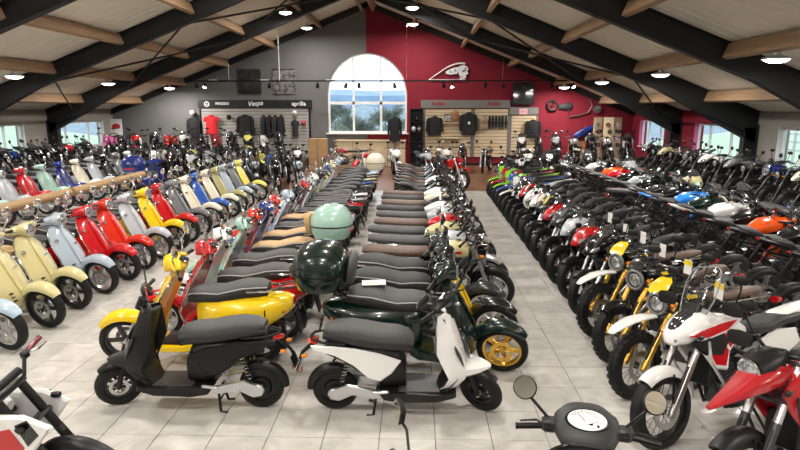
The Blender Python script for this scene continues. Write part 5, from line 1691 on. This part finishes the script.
mk('board', MB().box((0, 0, 0), (4.12, .12, .36), .01), 'header_grey', gh)
for x in (-1.28, 1.28):
    t = mk('lettering', text_mesh('lettering', 'Indian', .26, .004, .45, .006), 'logo_red', gh)
    t.location = (x, -.066, .02)
    t.rotation_euler = (PI / 2, 0, 0)
g3 = tag(empty('fascia_sign', (4.98, YW - .08, 2.52)), 'short grey fascia board with a pink discount card under the television', 'sign')
mk('board', MB().box((0, 0, 0), (1.30, .12, .34), .01), 'header_grey', g3)
mat('card_pink', (0.75, 0.45, 0.48), 0.6)
mat('ink_red', (0.5, 0.02, 0.03), 0.6)
mk('discount_card', MB().box((-.05, -.07, -.03), (.36, .01, .26)), 'card_pink', g3)
t = mk('lettering', text_mesh('lettering', '30%', .16, .002), 'ink_red', g3)
t.location = (-.05, -.077, -.03)
t.rotation_euler = (PI / 2, 0, 0)

# --- hanging clothes
def garment(name, x, z, w, h, m, label, sleeve=.82, y=YW - .20, cat='jacket', group=None, hook=True, rot=0.0):
    """z is the shoulder height"""
    o = tag(empty(name, (x, y, z), (0, 0, rot)), label, cat, group)
    rings = []
    for f, k, d in ((0.0, .18, .035), (-.03, .30, .055), (-.10, .44, .075), (-.30, .42, .085), (-.60, .40, .085), (-.95, .44, .09), (-1.0, .43, .085)):
        rings.append([V(w * k * math.cos(t), d * math.sin(t), h * f) for t in [2 * PI * q / 16 for q in range(16)]])
    mk('body', MB().loft(rings), m, o)
    for s in (-1, 1):
        mk('sleeve', MB().tube([(s * w * .34, 0, -h * .07), (s * w * .47, .01, -h * .22), (s * w * .52, -.01, -h * sleeve)], [w * .11, w * .105, w * .085], 10), m, o)
    mk('collar', MB().lathe([(w * .13, 0), (w * .12, .05), (w * .10, .05), (w * .11, 0)], (0, 0, -.01), (0, 0, 1), 14, closed=True), m, o)
    if hook:
        mk('hanger_hook', MB().tube([(0, 0, .0), (0, 0, .07), (0, .05, .11), (0, .12, .11)], .006, 6), 'chrome', o)
    return o
garment('shirt', -9.55, 2.30, .66, .86, 'cloth_red', 'red short-sleeved shirt hanging on the grey slatwall', .30, cat='shirt')
garment('jacket', -10.42, 2.20, .55, .90, 'cloth_black', 'black jacket beside the red shirt at the edge of the slatwall')
garment('jacket', -7.96, 2.32, .72, 1.0, 'cloth_black', 'black jacket hanging alone in the middle of the grey slatwall')
for k, x in enumerate((-7.05, -6.78, -6.51, -6.24)):
    garment('jacket', x, 2.32, .40, 1.02, 'cloth_black' if k % 2 else 'cloth_grey', 'dark jacket on the chrome rail of the grey slatwall', .8, y=YW - .34, group='jackets on the chrome rail', rot=1.15, hook=False)
ra = tag(empty('clothes_rail', (-6.64, YW - .34, 2.42)), 'short chrome clothes rail holding dark jackets on the slatwall', 'rail')
mk('bar', MB().tube([(-.55, .26, 0), (-.55, 0, 0), (.55, 0, 0), (.55, .26, 0)], .012, 8), 'chrome', ra)
garment('vest', -5.62, 2.10, .34, .75, 'cloth_grey', 'grey vest beside the cap on the slatwall', .3, cat='vest')
def cap(x, z, m, label):
    o = tag(empty('helmet', (x, YW - .24, z)), label, 'helmet')
    mk('shell', MB().ell((0, 0, 0), (.12, .14, .13), 14, 9), m, o)
    mk('visor', MB().body([(-.09, -.01, .1, .045), (0, -.01, .155, .05), (.09, -.01, .1, .045)], 10), 'dark_lens', o)
    mk('bracket', MB().tube([(0, .10, -.05), (0, .16, -.05)], .010, 6), 'chrome', o)
mat('helmet_white', (.75, .75, .74), .2, coat=.8)
mat('helmet_red', (.45, .03, .03), .2, coat=.8)
cap(-8.70, 2.22, 'gloss_black', 'black helmet between the red shirt and the lone jacket')
cap(-10.42, 2.44, 'helmet_white', 'white helmet above the edge jacket of the slatwall')
cap(-5.62, 2.42, 'helmet_white', 'white helmet above the grey vest')
cap(-5.22, 1.98, 'helmet_red', 'dark red helmet low on the slatwall')
garment('jacket', .87, 2.25, .68, .85, 'cloth_black', 'black jacket in the beige bay beside the display rack')
garment('jacket', 2.44, 2.42, .72, 1.0, 'cloth_black', 'black jacket with a white patch between the beige bays', y=YW - .22)
tg = mk('chest_patch', MB().box((2.44, YW - .335, 1.98), (.10, .012, .12), .003), 'paper_white')
tag(tg, 'white tag pinned on the jacket between the beige bays', 'tag')
garment('jacket', 5.40, 2.10, .66, .8, 'cloth_black', 'black jacket under the television')
garment('jacket', -.95, 2.25, .55, 1.1, 'cloth_black', 'black jacket on a stand at the foot of the arched window', .7, y=YW - 1.0, hook=False)
st = tag(empty('clothes_stand', (-.95, YW - 1.0, 0)), 'thin black clothes stand at the foot of the arched window', 'stand')
mk('pole', MB().tube([(0, 0, .02), (0, 0, 1.14)], .018, 8), 'black_plastic', st)
mk('foot', MB().lathe([(.2, 0), (.2, .02), (.03, .03), (0, .03)], (0, 0, 0), (0, 0, 1), 18), 'black_plastic', st)
for k in range(6):
    o = tag(empty('glove', (3.40 + .15 * k, YW - .15, 2.30)), 'black glove hanging in the row on the beige bay', 'glove', 'black gloves on the beige bay')
    mk('palm', MB().body([(0, -.55, .05, .10), (0, -.35, .05, .11), (0, -.12, .045, .10), (0, 0, .03, .07)], 10, 2.6).xf(Matrix.Rotation(0, 4, 'Z')) if False else MB().loft([[V(.05 * k2 * math.cos(t), .035 * math.sin(t), z) for t in [2 * PI * q / 10 for q in range(10)]] for z, k2 in ((-.40, 1.0), (-.30, 1.15), (-.15, .95), (0, .9))]), 'cloth_black', o)
    for f in range(4):
        mk('finger', MB().tube([(-.036 + .024 * f, 0, -.39), (-.04 + .027 * f, -.01, -.50), (-.04 + .027 * f, .0, -.58 - .02 * (f in (1, 2)))], [.014, .013, .010], 6), 'cloth_black', o)
    mk('thumb', MB().tube([(.05, 0, -.26), (.075, -.01, -.36), (.07, 0, -.42)], [.016, .014, .011], 6), 'cloth_black', o)
    mk('hook', MB().tube([(0, 0, -.01), (0, .02, .04), (0, .07, .04)], .006, 6), 'chrome', o)
# shelves with a frame and a bag, shoes
for x, z, w in ((1.62, 1.98, .74), (1.55, 1.28, .95)):
    o = tag(empty('wall_shelf', (x, YW - .22, z)), ('upper' if z > 1.5 else 'lower') + ' pale wooden shelf in the beige bay', 'shelf')
    mk('board', MB().box((0, 0, 0), (w, .30, .035), .004), 'beige_board', o)
    for s in (-1, 1):
        mk('bracket', MB().extr([(0, 0), (0, -.12), (.0, -.13)], 0, 0) if False else MB().box((s * w * .35, .08, -.06), (.02, .14, .10), .004), 'chrome', o)
o = tag(empty('picture_frame', (1.46, YW - .22, 2.0)), 'small framed photograph standing on the upper shelf', 'picture')
mk('frame', MB().box((0, 0, .20), (.30, .03, .36), .006), 'black_plastic', o)
noise_mat('photo_grey', (.04, .04, .04), (.55, .55, .53), 9, .5)
mk('photo', MB().box((0, -.018, .20), (.26, .006, .28)), 'photo_grey', o)
o = tag(empty('backpack', (1.80, YW - .24, 2.0)), 'brown backpack on the upper shelf of the beige bay', 'bag')
mk('sack', MB().body([(0, .24, .10, .22)] if False else [(-.17, .24, .08, .20), (-.12, .26, .10, .24), (.12, .26, .10, .24), (.17, .24, .08, .20)], 12, 3), 'leather_brown', o)
mk('pocket', MB().box((0, -.11, .16), (.22, .05, .18), .015), 'leather_brown', o)
mk('strap', MB().tube([(-.06, 0, .48), (-.05, 0, .54), (.05, 0, .54), (.06, 0, .48)], .012, 6), 'cloth_black', o)
o = tag(empty('backpack', (3.14, YW - .20, 1.66)), 'tan bag hanging in the bay of gloves', 'bag')
noise_mat('canvas_tan', (.22, .17, .11), (.30, .24, .16), 12, .8)
mk('sack', MB().body([(-.16, .24, .08, .22), (-.1, .26, .1, .28), (.1, .26, .1, .28), (.16, .24, .08, .22)], 12, 3), 'canvas_tan', o)
mk('flap', MB().box((0, -.10, .36), (.26, .03, .16), .012), 'leather_brown', o)
mk('strap', MB().tube([(-.06, 0, .5), (0, .1, .66), (.06, 0, .5)], .012, 6), 'cloth_black', o)
# --- black display rack with helmets
o = tag(empty('display_rack', (.03, YW - .32, 0)), 'tall black display rack beside the arched window', 'rack')
mk('back_panel', MB().box((0, .20, 1.31), (.60, .03, 2.62)), 'black_plastic', o)
for s in (-1, 1):
    mk('side_panel', MB().box((s * .285, 0, 1.31), (.03, .42, 2.62)), 'black_plastic', o)
for z in (.10, .62, 1.10, 1.56, 2.02, 2.60):
    mk('shelf', MB().box((0, 0, z), (.54, .40, .025), .003), 'black_plastic', o)
for x, z, m, lb in ((-.14, 1.575, 'helmet_white', 'white helmet on the black display rack'), (.13, 1.575, 'alloy', 'silver helmet on the black display rack'), (0, 2.035, 'gloss_black', 'glossy black helmet on the top shelf of the black display rack'), (0, 1.115, 'gloss_black', 'glossy black helmet on the middle shelf of the black display rack')):
    h = tag(empty('helmet', (.03 + x, YW - .35, z)), lb, 'helmet', 'helmets on the black rack')
    mk('shell', MB().ell((0, 0, .13), (.115, .14, .13), 14, 9), m, h)
    mk('visor', MB().body([(-.09, .12, .1, .04), (0, .12, .15, .045), (.09, .12, .1, .04)], 10), 'dark_lens', h)

# --- warbonnet sign hung on the red wall
o = tag(empty('headdress_sign', (1.52, YW - .10, 3.92)), 'white headdress profile sign with a long feather trail on the red wall', 'sign')
mat('sign_white', (.78, .80, .82), .45)
mat('sign_blue_grey', (.32, .42, .48), .45)
def plate(name, pts, m, d0=-.02, d1=.02):
    mk(name, MB().extr(pts, d0, d1, .004), m, o)
crown = [(-.92 + 1.62 * f, .02 + .70 * math.sin(f * 1.75) ** 1.1) for f in [i / 14 for i in range(15)]]
trail = [V(x, 0, z) for x, z in crown]
mk('feather_trail', MB().tube([tuple(p) for p in trail], [.018 + .022 * i / 14 for i in range(15)], 8), 'sign_white', o)
plate('face', [(.42, .58), (.62, .66), (.80, .58), (.86, .46), (.80, .36), (.86, .26), (.74, .20), (.76, .08), (.58, .02), (.46, .12), (.40, .34)], 'sign_white')
plate('feather_band', [(-.18, .36), (.10, .50), (.40, .56), (.42, .40), (.34, .26), (.05, .22), (-.16, .26)], 'sign_white')
for k in range(5):
    plate('feather', [(-.14 + .11 * k, .36 + .03 * k), (-.06 + .11 * k, .40 + .03 * k), (-.02 + .11 * k, .30 + .02 * k), (-.10 + .11 * k, .27 + .02 * k)], 'sign_blue_grey' if k % 2 else 'sign_white', -.035, -.015)
plate('war_paint', [(.56, .40), (.72, .44), (.74, .38), (.58, .34)], 'header_black', -.03, -.015)
plate('eye', [(.66, .50), (.76, .52), (.76, .48), (.67, .46)], 'header_black', -.03, -.015)
plate('neck_drop', [(.46, .16), (.58, .14), (.56, .0), (.46, .0)], 'sign_white')
mk('base_bar', MB().box((-.1, 0, .0), (1.7, .03, .02)), 'sign_white', o)
# --- television
o = tag(empty('television', (4.88, YW - .20, 2.80)), 'black television mounted on the red wall', 'television')
mk('housing', MB().box((0, 0, .48), (.98, .08, .98), .012), 'black_plastic', o)
mk('screen', MB().box((0, -.044, .50), (.90, .006, .86)), 'dark_lens', o)
mk('wall_bracket', MB().box((0, .10, .48), (.3, .12, .3)), 'black_plastic', o)
# --- two canvas photographs
noise_mat('canvas_dark', (.003, .003, .004), (.045, .045, .05), 4.0, .6, detail=9)
noise_mat('canvas_busy', (.004, .004, .005), (.30, .29, .28), 5.5, .6, detail=10)
for x, m, lb in ((-7.71, 'canvas_dark', 'dark night photograph canvas on the grey gable wall'), (-6.09, 'canvas_busy', 'black and white crowd photograph canvas beside the white pole')):
    o = tag(empty('canvas_picture', (x, YW - .02, 3.85)), lb, 'picture')
    mk('canvas', MB().box((0, -.02, 0), (1.07, .04, 1.12), .004), m, o)
    mk('border', MB().box((0, -.042, -.46 if m == 'canvas_dark' else .53), (1.05, .004, .2 if m == 'canvas_dark' else .05)), 'header_black', o)
# --- round badge sign at the corner of the grey wall
o = tag(empty('badge_sign', (-14.05, YW - .25, 1.75)), 'white banner with a red oval badge in the corner by the plain windows', 'sign')
mk('banner', MB().box((0, 0, 0), (.55, .03, .80), .006), 'paper_white', o)
mk('oval_badge', MB().lathe([(0, .012), (.20, .010), (.20, 0)], (0, -.016, .10), (0, -1, 0), 24).xf(Matrix.Diagonal((1, 1, .62, 1))), 'ink_red', o)
mk('stand_foot', MB().tube([(0, 0, -.4), (0, 0, -1.75)], .02, 8), 'black_plastic', o)
# --- brown armchair, wooden screen and old parts on the red wall
o = tag(empty('armchair', (7.35, 26.2, 0)), 'brown leather tub armchair by the red wall', 'armchair')
mk('seat', MB().body([(-.34, .38, .30, .12), (0, .40, .36, .13), (.30, .40, .33, .12)], 14, 3), 'leather_brown', o)
mk('backrest', MB().loft([[V(rr * math.cos(t), rr * .9 * math.sin(t), z) for t in [PI * q / 14 - .0 for q in range(15)]] + [V((rr - .12) * math.cos(t), (rr - .12) * .9 * math.sin(t), z) for t in [PI - PI * q / 14 for q in range(15)]] for rr, z in ((.42, .20), (.46, .60), (.45, 1.08), (.41, 1.18))]), 'leather_brown', o)
for sx in (-1, 1):
    for sy in (-1, 1):
        mk('leg', MB().tube([(sx * .26, sy * .24, .30), (sx * .29, sy * .27, .0)], [.03, .02], 8), 'black_plastic', o)
o = tag(empty('folding_screen', (8.72, 26.5, 0)), 'pale wooden folding screen hung with small parts by the red wall', 'screen')
for k in range(3):
    mk('leaf', MB().box((-.44 + .44 * k, .06 * (-1) ** k, 1.14), (.44, .03, 2.2), .006, Matrix.Rotation(.3 * (-1) ** k, 3, 'Z')), 'beige_board', o)
    for r_ in range(4):
        mk('hung_part', MB().lathe([(.03, 0), (.10, .01), (.10, .03), (.03, .03)], (-.44 + .44 * k + .05 * (-1) ** r_, -.07 + .06 * (-1) ** k, 1.0 + .30 * r_), (0, -1, 0), 14, closed=True), 'chrome' if r_ % 2 else 'engine_metal', o)
def wallpart(name, x, z, build, label):
    o_ = tag(empty(name, (x, YW - .03, z)), label, 'wall decoration')
    build(o_)
def _wheel(o_):
    t = tyre_mb((0, 0), .28, .09, .20).xf(Matrix.Translation((0, -.06, 0)))
    mk('tyre', t, 'rubber', o_)
    mk('rim', rim_mb((0, 0), .20, .06, 'wire').xf(Matrix.Translation((0, -.06, 0))), 'chrome', o_)
def _exhaust(o_):
    mk('pipe', MB().tube([(.5, -.05, .5), (.62, -.05, .2), (.45, -.05, -.1), (0, -.05, -.25), (-.4, -.05, -.3)], .03, 8), 'exhaust_steel', o_)
def _tank(o_):
    mk('tank', MB().body([(-.45, -.2, .06, .10), (-.25, -.1, .09, .17), (.1, .06, .10, .2), (.4, .2, .07, .12)], 14, 2.4, y=-.10), 'dark_blue_paint', o_)
    mk('cap', MB().lathe([(0, .03), (.05, .02), (.05, 0)], (.05, -.10, .25), (0, 0, 1), 12), 'chrome', o_)
def _lampbit(o_):
    mk('lamp_bowl', MB().lathe([(0, .0), (.14, .03), (.18, .12), (.16, .13), (.12, .06)], (0, 0, 0), (0, -1, 0), 18), 'chrome', o_)
    mk('lamp_glass', MB().lathe([(0, .12), (.15, .115), (.15, .10)], (0, 0, 0), (0, -1, 0), 18), 'lens_glass', o_)
def _saddle(o_):
    mk('saddle', MB().body([(-.3, 0, .05, .08), (-.1, .02, .07, .15), (.2, .04, .07, .18), (.3, .04, .05, .1)], 12, 2.6, y=-.07), 'seat_dark', o_)
    mk('saddle_spring', MB().tube([(.15, -.05, -.14), (.2, -.05, -.28)], .03, 8), 'chrome', o_)
paint('dark blue')
wallpart('spare_wheel', 6.25, 2.75, _wheel, 'old wire wheel hung on the red wall beside the television')
wallpart('hanging_saddle', 6.85, 2.70, _saddle, 'black saddle hung on the red wall between wheel and pipe')
wallpart('hanging_pipe', 7.45, 2.55, _exhaust, 'curved steel exhaust pipe hung on the red wall')
wallpart('hanging_headlamp', 8.30, 2.60, _lampbit, 'chrome headlamp hung on the red wall beside the pipe')
wallpart('hanging_tank', 7.75, 1.55, _tank, 'dark blue fuel tank hung slanted on the red wall')
# small wooden panel below the arched window and a counter
o = tag(empty('counter', (-2.1, YW - .45, 0)), 'light wooden counter under the arched window', 'counter')
mk('top', MB().box((0, 0, 1.18), (3.3, .62, .05), .008), 'beige_board', o)
for k in range(4):
    mk('front_panel', MB().box((-1.2 + .8 * k, -.24, .58), (.78, .03, 1.14), .006), 'beige_board', o)
for s in (-1, 1):
    mk('end_panel', MB().box((s * 1.6, .02, .58), (.04, .5, 1.14), .006), 'beige_board', o)
o = tag(empty('cardboard_box', (-4.25, 24.9, 0)), 'upright brown cardboard carton at the corner of the arched window', 'carton')
noise_mat('cardboard', (.42, .25, .11), (.50, .31, .15), 6, .8)
mk('carton', MB().box((0, 0, .68), (.78, .35, 1.36), .01), 'cardboard', o)
mk('tape', MB().box((0, -.178, .68), (.06, .004, 1.34)), 'canvas_tan', o)

# ================================================================== wooden rail between the scooter rows
for y0, y1, lb in ((6.2, 10.6, 'tan wooden rail on black posts, the length beside the cream scooters'), (10.7, 13.6, 'tan wooden rail on black posts, the length beside the yellow scooter')):
    o = tag(empty('wooden_rail', (-6.62, (y0 + y1) / 2, 0)), lb, 'rail')
    L = y1 - y0
    mk('beam', MB().tube([(0, -L / 2, 1.10), (0, L / 2, 1.10)], .085, 14), 'tan_timber', o)
    for k in range(3):
        mk('post', MB().tube([(0, -L / 2 + .3 + (L - .6) * k / 2, .0), (0, -L / 2 + .3 + (L - .6) * k / 2, 1.05)], .035, 8), 'black_plastic', o)

# ================================================================== foreground bikes
def dash_scooter():
    """commuter scooter with a broad dashboard and round black mirrors"""
    P = classic_scooter(0, k=1.0)
    drop = ('mirror', 'mirror_stalk', 'mirror_glass', 'instrument', 'handlebar_cowl', 'grip', 'brake_lever', 'clutch_lever', 'headlight', 'lens')
    keep = {i for i, p in enumerate(P.parts) if p[0] not in drop}
    remap, parts = {}, []
    for i, p in enumerate(P.parts):
        if i in keep:
            remap[i] = len(parts)
            parts.append((p[0], p[1], p[2], remap.get(p[3]) if p[3] is not None else None, p[4]))
    P.parts = parts
    hs = MB().body([(.08, .94, .08, .03), (.12, .96, .14, .05), (.20, .985, .178, .064), (.29, .998, .172, .074), (.37, .988, .13, .076), (.43, .965, .08, .055), (.455, .955, .03, .02)], 20, 2.5)
    i = P.add('handlebar_cowl', hs, 'body', None, 0, 50)
    pod_ = Matrix.Rotation(-.42, 4, 'Y')
    T = Matrix.Translation((.205, 0, 1.047)) @ pod_
    P.add('dial_surround', MB().lathe([(.098, -.03), (.105, -.002), (.100, .004), (.092, .0)], (0, 0, 0), (0, 0, 1), 30).xf(T @ Matrix.Diagonal((.72, 1.12, 1, 1))), 'black', i)
    P.add('dial_face', MB().lathe([(0, .004), (.091, .004), (.091, -.002)], (0, 0, 0), (0, 0, 1), 30).xf(T @ Matrix.Diagonal((.72, 1.12, 1, 1))), 'white', i)
    arc = MB()
    for k in range(11):
        a = PI * (.12 + .76 * k / 10)
        d = V(math.sin(a) * .0 + .055 * math.sin(a), .072 * math.cos(a) + .012, .0065)
        arc.box(d, (.010 if k % 2 == 0 else .006, .0028, .001), 0, Matrix.Rotation(a - PI / 2, 3, 'Z'))
    arc.tube([V(.047 * math.sin(PI * (.1 + .8 * k / 20)), .062 * math.cos(PI * (.1 + .8 * k / 20)) + .012, .0065) for k in range(21)], .0012, 4)
    arc.tube([V(-.020 + .012 * math.sin(k * .5), -.03 - .045 + .09 * k / 12, .0065) for k in range(13)], .0012, 4)
    P.add('dial_marks', arc.xf(T), 'gloss', i)
    P.add('needle', MB().tube([(-.01, .012, .009), (.030, .045, .009)], .0022, 4).xf(T), 'red_lens', i)
    P.add('fuel_symbol', MB().box((-.035, -.055, .0065), (.016, .012, .001)).merge(MB().box((-.028, -.02, .0065), (.010, .016, .001))).xf(T), 'gloss', i)
    for s in (-1, 1):
        P.add('switch_block', MB().box((.225, s * .195, .985), (.075, .085, .075), .014), 'body', i)
        P.add('switch_button', MB().box((.19, s * .20, 1.005), (.012, .022, .016), .003).merge(MB().box((.188, s * .20, .978), (.012, .03, .014), .003)), 'black', i)
        mirror(P, (.235, s * .20, 1.015), (.26, s * .335, 1.135), (-1, .05, .55) if s > 0 else (-.9, -.35, .5), None, .066, 'black', stalk_r=.009)
    grips(P, [(.215, .235, .975), (.195, .375, .965)], None, lrole='black')
    round_lamp(P, V(.425, 0, .955), (.95, 0, -.05), .06, None, 'black', .05)
    return P
mat('dash_grey', (.028, .029, .030), .48)
DASH = dash_scooter()
spawn(DASH, 'scooter', .885, 2.62, 77, sc('dark grey', 'm:seat_dark', chrome='m:gloss_black', **{'body': 'm:dash_grey', 'shield': 'm:dash_grey', 'fender': 'm:dash_grey'}), 'dark grey scooter with a white oval dial and round black mirrors', 'scooter', 'foreground vehicles')
ELE_C = electric_scooter(0)
spawn(ELE_C, 'electric_scooter', -.33, 2.09, 14, {'body': 'black', 'seat': 'm:seat_dark', 'inner': 'm:black_plastic'}, 'black electric scooter showing only its angled mirror beside the dial scooter', 'scooter', 'foreground vehicles')
END = motorcycle('enduro', -20)
spawn(END, 'enduro_motorcycle', -2.80, 3.13, 10, {'body': 'white', 'guard': 'm:black_plastic', 'shroud': 'white', 'accent': 'red', 'accent2': 'black', 'grip': 'maroon', 'slider': 'm:engine_metal', 'fork': 'm:black_plastic', 'seat': 'm:seat_dark'}, 'white enduro motorcycle with red and black graphics and maroon grips', 'motorcycle', 'foreground vehicles', 6, skip=('headlight_mask', 'headlight', 'mask_graphic', 'mirror', 'mirror_stalk', 'mirror_glass', 'lens'))

# ================================================================== price cards hung on handlebars and a leaflet on a saddle
card = MB().box((0, 0, -.08), (.004, .10, .15)).mesh('price_card')
card.materials.append(MATS['paper_white'])
strap_me = MB().tube([(0, 0, -.01), (.0, 0, .03)], .003, 5).mesh('card_tie')
strap_me.materials.append(MATS['black_plastic'])
band_me = MB().box((-.004, 0, -.035), (.003, .10, .05)).mesh('card_header')
band_me.materials.append(MATS['paper_yellow'])
def hang_card(veh, local, tilt, label, group, yellow=False):
    loc = Matrix.Translation(veh.location) @ veh.rotation_euler.to_matrix().to_4x4() @ V(*local)
    o = tag(empty('price_card', loc, (0, math.radians(tilt), veh.rotation_euler.z + PI)), label, 'card', group)
    mk('card', card, None, o)
    mk('tie', strap_me, None, o)
    if yellow:
        mk('header', band_me, None, o)
    return o
tops = [o for o in COL.objects if o.parent is None and o.get('group')]
rd_ = random.Random(5)
for o in list(tops):
    g_ = o['group']
    if g_ == 'motorcycles nosing onto the tiled aisle' and 4.9 < o.location.y < 9.0:
        hang_card(o, (.10, .46, 1.08), 0, 'white price card on the ' + ' '.join(o['label'].replace(',', '').split()[:11]), 'price cards on the aisle row', o.location.y < 6)
    elif g_ == 'motorcycles along the wall with red window surrounds':
        hang_card(o, (.14, .44 * rd_.choice((-1, 1)), 1.04), 0, 'white price card on the ' + ' '.join(o['label'].replace(',', '').split()[:8]), 'price cards on the wall row')
o = tag(empty('leaflet', (-.42, 5.56, .948), (0, -.02, .1)), 'white leaflet lying on the saddle of the dark green scooter', 'leaflet')
mk('sheet', MB().box((0, 0, 0), (.24, .17, .004)), 'paper_white', o)
noise_mat('leaflet_print', (.5, .5, .5), (.8, .8, .8), 40, .6)
mk('print', MB().box((0, 0, .003), (.20, .13, .001)), 'leaflet_print', o)
